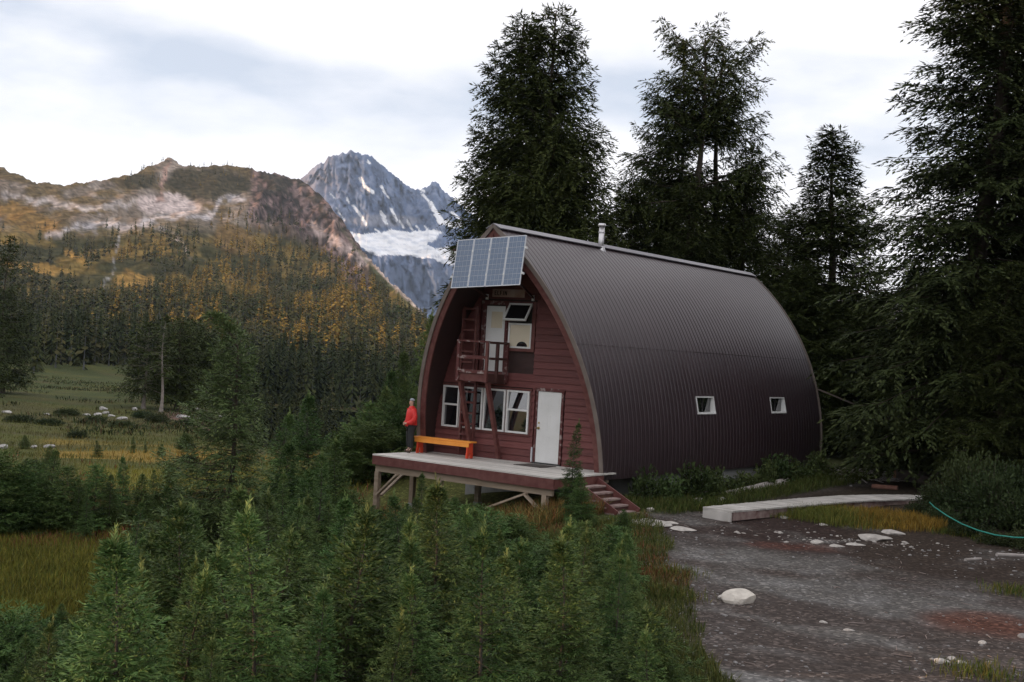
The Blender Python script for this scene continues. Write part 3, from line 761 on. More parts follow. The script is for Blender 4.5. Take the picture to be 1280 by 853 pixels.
for key, px, top, v, rad, rz, lab in (
    ('full', 697, 10, 60, 3.75, 0.0, 'tallest dense dark hemlock with a pointed top rising straight behind the solar panels'),
    ('full', 661, 24, 61.5, 3.7, 2.1, 'slightly shorter hemlock merging into the left side of the tallest tree'),
    ('craggy', 880, 46, 66, 3.4, 0.4, 'craggy open hemlock with flat-topped crown and thick bare trunk behind the roof ridge'),
    ('ragged', 856, 54, 67.5, 3.1, 1.0, 'slim hemlock with a ragged top just left of the craggy flat-topped one'),
    ('craggy', 908, 56, 68.5, 3.0, 3.3, 'open hemlock with long limbs reaching right, beside the thick bare trunk'),
    ('ragged', 832, 128, 69, 2.7, 2.6, 'leaning hemlock with a pale dead tip left of the open hemlock cluster'),
    ('sweep', 940, 185, 66, 2.7, 0.7, 'shorter bushy hemlock filling the gap under the long right-hand limbs'),
    ('sweep', 862, 225, 64, 2.6, 2.9, 'low bushy hemlock right behind the roof ridge beneath the slim trunks'),
    ('sweep', 790, 226, 65, 2.6, 4.4, 'small drooping hemlock just right of the steel chimney'),
    ('sweep', 757, 268, 67, 2.0, 1.7, 'low hemlock top showing just behind the steel chimney'),
    ('sweep', 1046, 163, 62, 3.7, 5.3, 'broad dark hemlock with sweeping limbs rising off the rear corner of the hut'),
    ('full', 1010, 330, 60, 2.6, 1.2, 'dark young hemlock filling the gap at the rear end of the hut roof'),
    ('full', 1080, 380, 58, 2.5, 4.0, 'dark bushy hemlock between the broad hemlock and the great trees on the right'),
    ('ragged', 1126, 420, 66, 2.5, 3.9, 'slender hemlock with a pale lower trunk in the shade right of the hut'),
    ('full', 985, 262, 70, 2.9, 5.0, 'dark hemlock half hidden behind the rounded end of the roof'),
): big_tree(key, px, top, v, rad, rz, lab, BEH)
GRT = 'great hemlocks on the right'
for key, px, top, v, rad, rz, lab in (
    ('great', 1248, -230, 46, 4.4, 0.3, 'huge dark hemlock with layered drooping limbs whose top leaves the frame'),
    ('great', 1330, -270, 49, 4.1, 2.7, 'great hemlock cut off by the right edge of the picture'),
    ('sweep', 1150, 330, 52, 1.9, 3.6, 'dense short hemlock skirting the foot of the huge hemlock'),
    ('sweep', 1262, 330, 42.5, 1.9, 1.1, 'dense short hemlock in front of the great trunks by the right edge'),
): big_tree(key, px, top, v, rad, rz, lab, GRT)
for x, y, h, rad, rz, lab in ((15.5, 15.5, 19, 3.4, 1.9, 'tall hemlock of the wood just beyond the right edge of the picture'), (19.5, 9.5, 17, 3.3, 4.4, 'dense hemlock standing right of the gravel outside the picture'),
                              (23.0, 2.5, 18, 3.4, 5.6, 'broad hemlock right of the gravel, outside the picture'), (18.5, 20.0, 20, 3.5, 0.8, 'unseen hemlock behind the dense one right of the gravel'), (26.0, -5.0, 15, 3.2, 3.1, 'hemlock nearest the viewer on the right, outside the picture')):
    big_tree('great', 0, 0, 0, rad, rz, lab, GRT, (x, y), h)  # unseen trees added to darken what the roof reflects

# left edge tree, mid-distance grove with a pale snag
for px, top, base, rad, lab, sd, kw in (
    (6, 298, 492, 2.3, 'dark narrow spruce cut by the left edge of the picture', 51, dict(nb=190, h0=0.05, power=0.6, clump=0.35)),
    (-16, 330, 496, 2.0, 'dark spruce tucked behind the narrow one at the left edge', 52, dict(nb=140, h0=0.05, power=0.6, clump=0.35)),
    (243, 408, 512, 3.1, 'broad dark fir on the right of the meadow grove', 53, dict(nb=190, h0=0.1, power=0.42, clump=0.4)),
    (226, 402, 514, 2.4, 'dark fir in the middle of the meadow grove beside the pale snag', 54, dict(nb=150, h0=0.12, power=0.5, clump=0.4)),
    (186, 408, 512, 2.3, 'dark fir on the left of the meadow grove with a grey lower trunk', 55, dict(nb=120, h0=0.2, power=0.55, clump=0.5, bark='palebark')),
    (256, 430, 510, 2.1, 'shorter dark fir at the right end of the meadow grove', 56, dict(nb=110, h0=0.1, power=0.5, clump=0.4)),
):
    kw = dict(kw); P = hit(px, base); v = to_uv(P[0], P[1])[1]
    H = tree_top(px, top, v); s_ = v / 100
    make_tree('fir_tree', lab, 'tree', base_at(px, v), 'firs in the meadow grove' if px > 100 else None, seed=sd, H=H, Rad=rad * max(s_, 0.9), tw_step=0.30, el=0.36, ew=0.06, el_step=0.15, tw_len=0.36, hang=0.4, cols=DK, base=0.6, trunk_r=0.2, sag=0.35, **kw)
# pale dead trunk in the grove
P = hit(206, 515); v = to_uv(P[0], P[1])[1]; H = tree_top(208, 398, v)
make_tree('dead_tree', 'pale grey dead trunk with a thin living top standing in the meadow grove', 'tree', base_at(206, v - 1.2), None, bark='palebark', seed=57, H=H, Rad=1.7 * v / 100, h0=0.35, nb=90, tw_step=0.4, el=0.35, ew=0.09, el_step=0.2, cols=DK, trunk_r=0.17, gaps=0.5)

# ------------------------------------------------------------------ young firs of the foreground
SG = ((0.028, 0.060, 0.016), (0.100, 0.156, 0.048)); ST = (0.20, 0.24, 0.085)
sap = dict(leader=0.11, tw_step=0.058, el=0.070, ew=0.0068, el_step=0.0145, tw_len=0.40, hang=0.22, cols=SG, tipcol=ST, tipamt=0.45, base=0.55, h0=0.03, flat=0.6)
PROT = []
def hide(o): pass
for i, kw in enumerate((
    dict(H=2.5, Rad=0.70, nb=190, power=0.92, rise=0.22, sag=0.42, clump=0.4),
    dict(H=2.9, Rad=0.70, nb=195, power=0.88, rise=0.15, sag=0.45, clump=0.5, lean=(0.2, 0.1)),
    dict(H=2.1, Rad=0.74, nb=175, power=0.9, rise=0.30, sag=0.40, clump=0.45),
    dict(H=1.7, Rad=0.85, nb=130, power=0.75, rise=0.35, sag=0.4, clump=0.5),
    dict(H=3.0, Rad=0.62, nb=185, power=1.0, rise=0.12, sag=0.40, clump=0.55, bare_top=1),
    dict(H=1.3, Rad=0.85, nb=110, power=0.6, rise=0.45, sag=0.4, clump=0.45, bulge=0.1),
)):
    (tv, tf), (cv, cf_, cc) = conifer(seed=100 + i, **{**sap, **kw})
    PROT.append((mesh_np('trunk', tv, tf, M['twigbark'], True), mesh_np('crown', cv, cf_, M['sapling'], False, cc), kw['H'], kw['Rad']))
def young_fir(x, y, h, label, group, proto=None, wide=1.0, z=None, rz=None):
    i = random.randrange(len(PROT)) if proto is None else proto
    tm, cm, H, Rr_ = PROT[i]; k = h / H
    r = empty('young_fir', (x, y, (gz(x, y) if z is None else z) - 0.04), (random.uniform(-.06, .06), random.uniform(-.06, .06), random.uniform(0, 6.28) if rz is None else rz), (k * wide, k * wide, k))
    tag(r, label, 'fir tree', group)
    link('trunk', tm, r); link('crown', cm, r)
    return r

# the fir with the bent leader, tallest of the thicket
vb = 27.5; b = base_at(300, vb); H = tree_top(302, 386, vb) + 0.15
lx = R2[0] * -0.75; ly = R2[1] * -0.75
make_tree('fir_tree', 'tallest fir of the front thicket, its thin leader bent over to the left', 'tree', b, None, 'sapling', 'bark', seed=61, H=H, Rad=1.5, nb=270, h0=0.02, power=0.98, rise=0.0, sag=0.34, tip=0.30, clump=0.45,
          tw_step=0.085, el=0.125, ew=0.011, el_step=0.026, tw_len=0.36, hang=0.30, cols=((0.034, 0.064, 0.024), (0.090, 0.140, 0.052)), tipcol=ST, tipamt=0.4, base=0.7, bend=(0.84, lx * 0.85, ly * 0.85, 0.36), trunk_r=0.085, sides=(math.atan2(-R2[1], -R2[0]), 0.3))
def fir_at(px, top, v, label, group=None, proto=None, wide=1.0):
    b = base_at(px, v); return young_fir(b[0], b[1], max(0.5, tree_top(px, top, v)), label, group, proto, wide)
named = [
    (722, 532, 33.0, 'slender young fir standing in front of the deck stairs', 4, 0.85),
    (738, 596, 32.0, 'bushy young fir at the foot of the slender one by the stairs', 2, 1.0),
    (790, 640, 30.5, 'rounded young fir at the corner where the thicket meets the gravel', 3, 1.0),
    (399, 500, 37.0, 'tall dark young fir right of the fir with the bent leader', 0, 1.0),
    (406, 572, 28.0, 'young fir with pale sticking-up leaders in front of the tall dark one', 4, 1.0),
    (352, 520, 36.0, 'young fir close behind the right side of the bent fir', 1, 1.0),
    (540, 596, 30.0, 'young fir with a bare grey stem at its tip below the middle of the deck', 4, 0.9),
    (372, 560, 33.0, 'short dark fir between the bent fir and the tall dark one', 0, 1.1),
    (230, 612, 27.0, 'young fir with a bare stem at the left of the bent fir', 4, 0.9),
    (182, 632, 26.5, 'thin young fir beside the grass patch with light twigs at the top', 4, 0.8),
    (262, 640, 25.0, 'young fir with a reddish leader in front of the bent fir', 1, 0.9),
    (436, 556, 35.0, 'young fir below the left end of the deck', 0, 1.1),
    (310, 700, 18.0, 'small fir with two yellow-green leaders low in the thicket', 4, 0.9),
    (440, 690, 16.5, 'young fir with curved pale leader near the bottom centre-left', 4, 0.9),
]
for px, top, v, lab, pr, wd in named: fir_at(px, top, v, lab, 'young firs of the thicket', pr, wd)
# spire and bank left of the hut
for px, top, v, lab, pr, wd in (
    (526, 396, 56, 'tall slim fir spire close behind the left edge of the hut', 1, 0.62),
    (508, 445, 53, 'dark fir left of the slim spire by the hut', 0, 0.75),
    (497, 468, 50, 'green fir on the bank behind the person', 0, 0.9),
    (482, 490, 49, 'bushy fir on the bank left of the person', 2, 1.0),
    (466, 508, 48, 'rounded green fir on the bank left of the deck', 3, 1.0),
    (514, 480, 47, 'green fir directly behind the person in red', 2, 0.9),
    (498, 510, 45.5, 'low bushy fir on the bank below the person', 3, 1.1),
    (452, 530, 46, 'low fir at the left foot of the bank', 3, 1.1),
    (474, 536, 44, 'low spreading fir beside the left deck post', 5, 1.2),
    (440, 548, 44, 'small fir at the meadow end of the bank', 5, 1.1),
): fir_at(px, top, v, lab, 'firs on the bank left of the hut', pr, wd)
# row of firs on the near meadow
ORD = 'first second third fourth fifth sixth seventh eighth ninth tenth eleventh twelfth thirteenth fourteenth fifteenth sixteenth'.split()
ROW = ((6, 575, 668, 1.0), (28, 590, 668, 1.0), (50, 596, 668, .9), (76, 566, 668, 1.0), (60, 582, 660, 1.0), (98, 588, 668, 1.0), (112, 602, 672, 1.0), (133, 585, 664, 1.0), (150, 596, 668, 1.0), (168, 574, 655, 0.9), (190, 596, 660, 1.0), (206, 590, 652, 1.0), (-14, 580, 670, 1.0), (122, 618, 680, 1.0), (30, 612, 674, 1.1), (222, 584, 650, 1.))
for px, top, base, wd in ROW:
    P = hit(px, base); v = to_uv(P[0], P[1])[1]
    fir_at(px, top, v, f"young dark fir, {ORD[sorted(q[0] for q in ROW).index(px)]} from the left in the row behind the grass patch", 'row of firs behind the grass patch', None, wd)
for px, top, base, lab, wd in ((175, 547, 567, 'small lone fir left of a pair on the golden meadow', .8), (191, 548, 567, 'small lone fir right of a pair on the golden meadow', .8), (133, 552, 572, 'low dark bush-like fir alone on the golden meadow', 1.5),
                           (70, 560, 590, 'small dark fir on the brown strip of the meadow', .9), (40, 546, 562, 'tiny dark fir near white rocks at the far left of the meadow', 1.), (240, 545, 566, 'small fir at the right end of the golden meadow', 1.),
                           (160, 585, 604, 'small fir between the golden meadow and the fir row', 1.1), (210, 556, 572, 'tiny fir on the golden meadow right of the pair', 1.2)):
    P = hit(px, base); v = to_uv(P[0], P[1])[1]
    fir_at(px, top, v, lab, 'small firs on the meadow', None, wd)

# the thicket itself
TOPX = [-80, 0, 60, 130, 180, 230, 330, 380, 430, 470, 520, 560, 600, 640, 700, 740, 790, 812, 840, 880]
TOPY = [775, 772, 765, 745, 670, 630, 605, 580, 600, 634, 618, 606, 618, 642, 652, 640, 655, 720, 772, 800]
pts = []
tries = 0
while len(pts) < 260 and tries < 20000:
    tries += 1
    v = 12.2 + 24.5 * random.random() ** 0.8; px = random.uniform(-70, 850)
    x, y = uv((px - 640) / FPX * v, v)
    d = path_d(x, y)
    if d < 0.75 or (y > -4.3 and -4.2 < x < 5.4): continue
    if px < 140 and 26.0 < v < 40: continue                 # grass patch stays open
    if px > 560 and v < 17.2 and random.random() < 0.9: continue
    mn = 0.54 + 0.018 * v
    if any((x - a) ** 2 + (y - b) ** 2 < mn * mn for a, b, *_ in pts): continue
    z = gz(x, y)
    lim = np.interp(px, TOPX, TOPY) + random.uniform(0, 44)
    hmax = at_v(px, lim, v)[2] - z
    h = min(random.uniform(1.5, 3.3), hmax)
    if h < 0.55:
        if h < 0.25: continue
    pts.append((x, y, h, d, v, px))
MARKS = [('the bent fir', 300, 27.5), ('the left deck post', 476, 38.0), ('the middle deck post', 573, 36.5), ('the deck stairs', 765, 34.5), ('the cream-white rock', 924, 23.6),
         ('the left grass patch', 60, 33.0), ('the picture\'s lower edge', 420, 13.0), ('the slender stair fir', 722, 33.0), ('the bare-stemmed deck fir', 540, 30.0)]
MARKS = [(n_, (px - 640) / FPX * v, v) for n_, px, v in MARKS]
used = set()
for x, y, h, d, v, px in pts:
    if d < 2.2: gr = 'young firs along the gravel edge'
    elif v > 29: gr = 'young firs at the back of the thicket'
    elif v < 19: gr = 'young firs at the front of the thicket'
    elif px < 330: gr = 'young firs in the left of the thicket'
    else: gr = 'young firs in the middle of the thicket'
    u = (px - 640) / FPX * v
    size = 'knee-high' if h < .75 else 'waist-high' if h < 1.2 else 'head-high' if h < 2 else 'tall'
    NUM = ('', 'one metre', 'two metres', 'three metres', 'four metres', 'five metres', 'six metres', 'seven metres', 'eight metres', 'nine metres', 'ten metres', 'eleven metres', 'twelve metres', 'thirteen metres')
    for size in (size, size + ' slim', size + ' bushy', size + ' green', size + ' pointed'):
        for n_, mu, mv in sorted(MARKS, key=lambda q: math.hypot(q[1] - u, q[2] - v))[:6]:
            du, dv = round(u - mu), round(v - mv)
            if abs(du) > 13 or abs(dv) > 13: continue
            bits = [f"{NUM[abs(dv)]} {'behind' if dv > 0 else 'before'}" if dv else '', f"{NUM[abs(du)]} {'right' if du > 0 else 'left'} of" if du else '']
            lab = f"{size} fir {' and '.join(q for q in bits if q) or 'right beside'} {n_}"
            if lab not in used: break
        if lab not in used: break
    used.add(lab)
    young_fir(x, y, h, lab, gr, random.choice((0, 0, 1, 1, 4, 4, 2)) if h > 1.5 else random.choice((2, 3, 5)), 1.0 if h > 1.2 else 1.2)
print('thicket', len(pts))

# ------------------------------------------------------------------ far forest
def kite_tree(seed, nb, Rad, wf):
    g = np.random.default_rng(seed)
    t = 0.10 + 0.90 * np.sort(g.random(nb)) ** 0.9; sN = (t - 0.1) / 0.9
    az = np.arange(nb) * 2.39996 + g.normal(0, .4, nb)
    L = 1.35 * Rad * (np.minimum((1 - sN) ** 0.85, 0.55 + sN * 4) * g.uniform(0.55, 1.3, nb) + 0.05)
    D = np.stack([np.cos(az), np.sin(az), -1.0 + 0.4 * sN + g.normal(0, .22, nb)], -1); D = unit(D)
    W = unit(np.cross(D, np.array([0, 0, 1.]) + g.normal(0, .2, (nb, 3))))
    O = np.stack([0 * t, 0 * t, t], -1); l = L[:, None]; w = (wf * (0.5 + 0.5 * (1 - sN)))[:, None] * Rad * g.uniform(.7, 1.2, (nb, 1))
    V = np.stack([O + D * l * .02, O + D * l * .55 + W * w, O + D * l, O + D * l * .55 - W * w], 1).reshape(-1, 3)
    lv = np.array([[.012, 0, .94], [0, .012, .94], [0, 0, 1.03], [-.012, 0, .94]]); V = np.concatenate([V, lv])
    k = g.random(nb + 1)[:, None]; C = np.array((0.024, 0.033, 0.013)) * (1 - k) + np.array((0.050, 0.057, 0.021)) * k
    tr = np.linspace(0, 1, 3); tv, tf = tube_np(np.stack([0 * tr, 0 * tr, tr * .95], -1), 0.016 * (1 - tr * .9), 4)
    return tv, tf, V, np.arange(len(V)).reshape(-1, 4), np.repeat(C, 4, 0)
FT = [kite_tree(200 + i, 240, r, 0.16) for i, r in enumerate((0.155, 0.18, 0.135, 0.17))]
FTN = [kite_tree(220 + i, 38, r, 0.42) for i, r in enumerate((0.16, 0.18, 0.14))]
FM = []
for tv, tf, cv, cf_, cc in FT:
    V = np.concatenate([tv, cv]); Fq = np.concatenate([tf, cf_ + len(tv)])
    C = np.concatenate([np.full((len(tv), 3), 0.09), cc])
    FM.append(mesh_np('conifer', V, Fq, M['farneedles'], False, C))
TDX = [-200, 0, 60, 110, 160, 220, 270, 300, 330, 400, 440, 480, 540, 640]
TDY = [350, 352, 366, 372, 372, 356, 330, 306, 300, 316, 336, 362, 400, 470]
def density(px, py, top):
    d = sm(py, np.interp(px, TDX, TDY) - 6, np.interp(px, TDX, TDY) + 14)
    n_ = fbm(px * 0.035, py * 0.06, 301, 4)
    cl_ = sm(n_, 0.50, 0.56)
    d = np.maximum(d, 0.7 * cl_ * blob(px, py, 190, 325, 120, 30) * (py > 284))
    d = np.maximum(d, 0.9 * sm(blob(px, py, 185, 308, 62, 20), .25, .6)); d = np.maximum(d, 0.9 * sm(blob(px, py, 95, 312, 34, 12, .5), .3, .6)); d = np.maximum(d, 0.8 * sm(blob(px, py, 330, 300, 60, 26, .5), .3, .7))
    d = np.maximum(d, 0.8 * sm(blob(px, py, 352, 278, 42, 18, 0.55), 0.4, 0.8) * (px < 420))
    d = np.maximum(d, 0.75 * sm(3.0 - np.abs(py - top - 3), 0, 2) * ((px > 238) & (px < 306)))
    d = np.maximum(d, 0.7 * sm(blob(px, py, 178, 226, 26, 9), 0.3, 0.7)); d = np.maximum(d, 0.35 * blob(px, py, 262, 222, 40, 8))
    d = np.maximum(d, 0.6 * sm(n_, 0.57, 0.61) * (py > 300))
    d = d * (1 - 0.97 * sm(blob(px, py, 48, 338, 48, 9, 0.13), 0.25, 0.5)) * (1 - 0.9 * sm(blob(px, py, 165, 352, 30, 9), 0.4, 0.6))
    d = d * (1 - 0.95 * sm(6 - pl_dist(px, py, [(152, 296), (141, 330), (128, 366)]), 0, 4))
    d = d * (1 - 0.8 * sm(blob(px, py, 292, 298, 26, 14, 0.5), 0.4, 0.7))
    d = d * (1 - sm(px, 440, 466) * sm(py - top, 24, 14))          # the bare track
    d = d * (1 - 0.93 * sm(py, 446, 464) * sm(px, 300, 215))                          # open valley floor
    return d
T = []
Nc = 60000
skl = rng.random(60000) < 0.02
a_ = rng.uniform(math.atan((-90 - 640) / FPX), math.atan((640 - 640) / FPX), Nc)
r_ = 170 + (1720 - 170) * rng.random(Nc) ** 0.62
rt_ = r_top(a_)
pxk = 640 + FPX * np.tan(a_)
r_ = np.where(skl & (((pxk > 225) & (pxk < 301)) | ((pxk > 149) & (pxk < 193))), rt_ - rng.uniform(0, 14, Nc), r_)
u_, v_ = r_ * np.sin(a_), r_ * np.cos(a_); x_, y_ = uv(u_, v_)
zg = G(x_, y_); zh = np.where(r_ > 335, hill_z(a_, r_), -99)
z_ = np.maximum(zg, zh)
px_, py_ = project(x_, y_, z_)
top_ = HOR(px_) - FPX * np.tan(e_sky(a_))
dn = density(px_, py_, top_)
behind = (r_ > rt_)
dn = np.where(np.abs(rt_ - 7 - r_) < 7.1, np.where(((pxk > 225) & (pxk < 301)) | ((pxk > 149) & (pxk < 193)), 1.0, dn), dn)
dn = np.where(behind, np.where((r_ > rt_ + 14) & (r_ < rt_ + 60) & (px_ > 458), 1.0, 0.0), dn)
near = r_ < 335
dn = np.where(near, np.where(px_ > 290, sm(px_, 290, 330) * sm(r_, 190, 235), 0.02 * sm(r_, 240, 300)), dn)
ok = rng.random(Nc) < dn * np.where(r_ < 700, 0.85, 0.75)
x_, y_, z_, r_, px_, py_ = [q[ok] for q in (x_, y_, z_, r_, px_, py_)]
h_ = np.interp(r_, [170, 350, 600, 1000, 1350, 1650], [11, 13, 16, 14, 8.5, 5.5]) * rng.uniform(0.45, 1.2, len(r_))
h_ = h_ * (1 - 0.45 * sm(px_, 430, 465) * sm(py_ - np.interp(px_, SKX, SKY), 40, 18))
big_first = np.argsort(-(h_ / r_))
# thin out where crowns would overlap heavily near by
sel = []; grid = {}
for i in big_first:
    s_ = 3.5 + 0.0038 * r_[i]; key = (int(x_[i] // s_), int(y_[i] // s_))
    if key in grid: continue
    grid[key] = 1; sel.append(i)
print('forest', len(sel))
order = sel
# the 300 that show largest as trees of their own
vis = [i for i in order if -30 < px_[i] < 560][:300]
visset = set(vis)
for i in vis:
    c_ = link('conifer', random.choice(FM)); h = float(h_[i])
    c_.location = (float(x_[i]), float(y_[i]), float(z_[i]) - 0.4); c_.scale = (h * random.uniform(.85, 1.25),) * 2 + (h,); c_.rotation_euler = (0, 0, random.uniform(0, 6.28))
    tag(c_, 'dark conifer in the lower belt of forest at the foot of the hillside', 'tree', 'conifers at the foot of the hillside')
rest = [i for i in order if i not in visset]
VV = []; FF = []; CC = []; off = 0
for i in rest:
    tv, tf, cv, cf_, cc = FTN[i % 3]
    h = h_[i]; a = rng.uniform(0, 6.28); c, s = math.cos(a), math.sin(a); w = h * rng.uniform(0.85, 1.35)
    V = np.concatenate([tv[::1], cv]); 
    V = np.stack([(V[:, 0] * c - V[:, 1] * s) * w + x_[i], (V[:, 0] * s + V[:, 1] * c) * w + y_[i], V[:, 2] * h + z_[i] - 0.4], -1)
    VV.append(V); FF.append(np.concatenate([tf, cf_ + len(tv)]) + off); off += len(V)
    k = rng.uniform(0.7, 1.35); sunlit_ = rng.random() < 0.7 * sm(r_[i], 430, 620) * sm(px_[i], 60, 260) * sm(float(fbm(np.array([px_[i] * .022]), np.array([py_[i] * .035]), 333, 3)[0]), .42, .58)
    CC.append(np.concatenate([np.full((len(tv), 3), 0.10), cc * k * (np.array([4.2, 2.6, 1.45]) if sunlit_ else np.array([rng.uniform(0.9, 1.25), 1, 1]))]))  # low sun's orange put into the colour of some crowns
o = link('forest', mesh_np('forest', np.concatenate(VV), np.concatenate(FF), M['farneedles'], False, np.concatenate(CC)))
tag(o, kind='stuff')

# ------------------------------------------------------------------ the hut
HW, HH, HZ, HR, HL, OVB, OVT = 3.1848, 6.6466, -0.195, 7.999, 14.9062, 0.60, 1.9157
def arch_curve(n, inset=0.0):
    p = np.array([HW, HZ]); q = np.array([0, HH]); m = (p + q) / 2; d = q - p; L = np.hypot(*d)
    nr_ = np.array([-d[1], d[0]]) / L
    c = m + nr_ * math.sqrt(HR * HR - L * L / 4)
    a0 = math.atan2(p[1] - c[1], p[0] - c[0]); a1 = math.atan2(q[1] - c[1], q[0] - c[0])
    t = np.linspace(a0, a1, n); r = HR - inset
    return np.stack([c[0] + r * np.cos(t), c[1] + r * np.sin(t)], -1), np.stack([np.cos(t), np.sin(t)], -1)
def arch_x(z, inset=0.0):
    P, N = arch_curve(200, inset); return float(np.interp(z, P[:, 1], P[:, 0]))
def y_front(z): return -(OVB + (OVT - OVB) * (z - HZ) / (HH - HZ))
hut = empty('hut', (0, 0, 0))
tag(hut, 'arched mountain hut with dark ribbed metal roof and red board front', 'hut')

# ribbed metal sheets: a lower and an upper course on each side
def roof_sheet(sgn, i0, i1, lift, holes=()):
    P, N = arch_curve(49); P = P[i0:i1 + 1]; N = N[i0:i1 + 1]
    pitch = 0.232; ys = []; hs = []
    y = -2.0
    while y < HL:
        for dy, h in ((0.0, 0.0), (0.020, 0.013), (0.040, 0.013), (0.060, 0.0), (0.112, 0.0), (0.120, 0.003), (0.140, 0.003), (0.148, 0.0)):
            ys.append(y + dy); hs.append(h)
        y += pitch
    ys = np.array(ys); hs = np.array(hs); k = ys < HL + 0.05; ys, hs = ys[k], hs[k]
    dent = 0.004 * (fbm(np.linspace(0, 5, len(P))[:, None] * 1.3 + 0 * ys[None], ys[None] * 0.9 + 0 * P[:, :1], 401, 3) - 0.5)
    X = (P[:, :1] + N[:, :1] * (hs[None] + lift + dent)); Z = (P[:, 1:] + N[:, 1:] * (hs[None] + lift + dent))
    Y = np.maximum(ys[None] + 0 * X, np.array([y_front(z) for z in P[:, 1]])[:, None])
    V = np.stack([X * sgn, Y, Z], -1).reshape(-1, 3); nr, na = X.shape
    keep = Y[:-1, 1:] - Y[:-1, :-1] + Y[1:, 1:] - Y[1:, :-1] > 1e-5
    for (z0, z1, y0, y1) in holes:
        zc = (P[:-1, 1] + P[1:, 1]) / 2; yc = (ys[:-1] + ys[1:]) / 2
        keep &= ~(((zc > z0) & (zc < z1))[:, None] & ((yc > y0) & (yc < y1))[None])
    ii, jj = np.nonzero(keep); i = ii * na + jj
    Fq = np.stack([i, i + 1, i + na + 1, i + na], -1)
    if sgn < 0: Fq = Fq[:, ::-1]
    return link('roof_sheet', mesh_np('roof_sheet', V, Fq, M['roof'], True), hut)
P49, N49 = arch_curve(49)
isplit = int(np.argmin(np.abs(P49[:, 1] - 3.55)))
zi0 = int(np.argmin(np.abs(P49[:, 1] - 1.56))); zi1 = int(np.argmin(np.abs(P49[:, 1] - 2.11)))
WZ0, WZ1 = float(P49[zi0, 1]), float(P49[zi1, 1])
HOLE = [(WZ0, WZ1, 5.09, 6.25), (WZ0, WZ1, 10.60, 11.78)]
roof_sheet(1, 0, isplit, 0.0, HOLE); roof_sheet(1, isplit - 0, 48, 0.010)
roof_sheet(-1, 0, isplit, 0.0); roof_sheet(-1, isplit, 48, 0.010)
# recessed windows in the long side
for (z0, z1, y0, y1) in HOLE:
    xt = arch_x(z1) + 0.004; xb = arch_x(z0) + 0.02; xp = xt - 0.07
    w = MB(); e = 0.03
    w.hexa([(xp - .06, y0 - e, z0 - .03), (xb + .02, y0 - e, z0 - .03), (xb + .02, y1 + e, z0 - .03), (xp - .06, y1 + e, z0 - .03)], [(xp - .06, y0 - e, z0 + .022), (xb + .012, y0 - e, z0 + .012), (xb + .012, y1 + e, z0 + .012), (xp - .06, y1 + e, z0 + .022)])
    for ya, yb in ((y0 - e, y0 + 0.012), (y1 - 0.012, y1 + e)):
        w.hexa([(xp - .06, ya, z0 + .02), (xb + .01, ya, z0 + .013), (xb + .01, yb, z0 + .013), (xp - .06, yb, z0 + .02)], [(xp - .06, ya, z1 + .02), (xt + .015, ya, z1 + .02), (xt + .015, yb, z1 + .02), (xp - .06, yb, z1 + .02)])
    w.box(xp - .06, xt + .02, y0 - e, y1 + e, z1 - .006, z1 + .035)
    ww = w.build('window', M['white'], hut)
    MB().box(xp - .03, xp, y0 + .012, y1 - .012, z0 + .024, z1 - .008).build('pane', M['glass'], ww)
    MB().box(xp, xp + .03, (y0 + y1) / 2 - .02, (y0 + y1) / 2 + .02, z0 + .024, z1 - .008).build('mullion', M['dark'], ww)
# ridge cap
rc = MB()
for s_ in (-1, 1):
    rc.hexa([(0, y_front(HH) - .02, HH + .035), (s_ * .24, y_front(HH) - .02, HH - .10), (s_ * .24, HL + .06, HH - .10), (0, HL + .06, HH + .035)],
            [(0, y_front(HH) - .02, HH + .055), (s_ * .25, y_front(HH) - .02, HH - .075), (s_ * .25, HL + .06, HH - .075), (0, HL + .06, HH + .055)])
rc.build('ridge_cap', M['ridge'], hut)
# the edge of the shell: grey rake trim outside, red board inside, dark soffit behind
def strip_along(name, m, in0, in1, dy0, dy1, back=False, sgn=1):
    Po, No = arch_curve(33, in0); Pi, Ni = arch_curve(33, in1); b = MB(); V = []; Fs = []
    for k in range(33):
        yo = HL + dy0 if back else y_front(Po[k, 1]) + dy0; yi = HL + dy1 if back else y_front(Po[k, 1]) + dy1
        xi = max(Pi[k, 0], 0.0); 
        V += [(sgn * Po[k, 0], yo, Po[k, 1]), (sgn * xi, yo, Pi[k, 1]), (sgn * xi, yi, Pi[k, 1]), (sgn * Po[k, 0], yi, Po[k, 1])]
    for k in range(32):
        for j in range(4):
            Fs.append((k * 4 + j, k * 4 + (j + 1) % 4, k * 4 + 4 + (j + 1) % 4, k * 4 + 4 + j))
    Fs += [(3, 2, 1, 0), (128, 129, 130, 131)]
    b.add(V, Fs); return b.build(name, m, hut)
for s_ in (-1, 1):
    strip_along('rake_trim', M['rake'], -0.034, 0.085, -0.03, 0.0, sgn=s_)
    strip_along('rake_board', M['redtrim'], 0.085, 0.26, 0.0, 0.05, sgn=s_)
    strip_along('rake_trim', M['rake'], -0.034, 0.10, 0.055, 0.09, back=True, sgn=s_)
    # soffit boards follow the arch from the red board back to the front wall
    Pi, Ni = arch_curve(33, 0.06); b = MB(); V = []; Fs = []
    for k in range(33):
        V += [(s_ * max(Pi[k, 0], 0), y_front(Pi[k, 1]) + .052, Pi[k, 1]), (s_ * max(Pi[k, 0], 0), 0.12, Pi[k, 1])]
    for k in range(32): Fs.append((2 * k, 2 * k + 1, 2 * k + 3, 2 * k + 2))
    b.add(V, Fs); so_ = b.build('soffit', M['soffit'], hut)
    sm_ = so_.modifiers.new('solid', 'SOLIDIFY'); sm_.thickness = 0.02
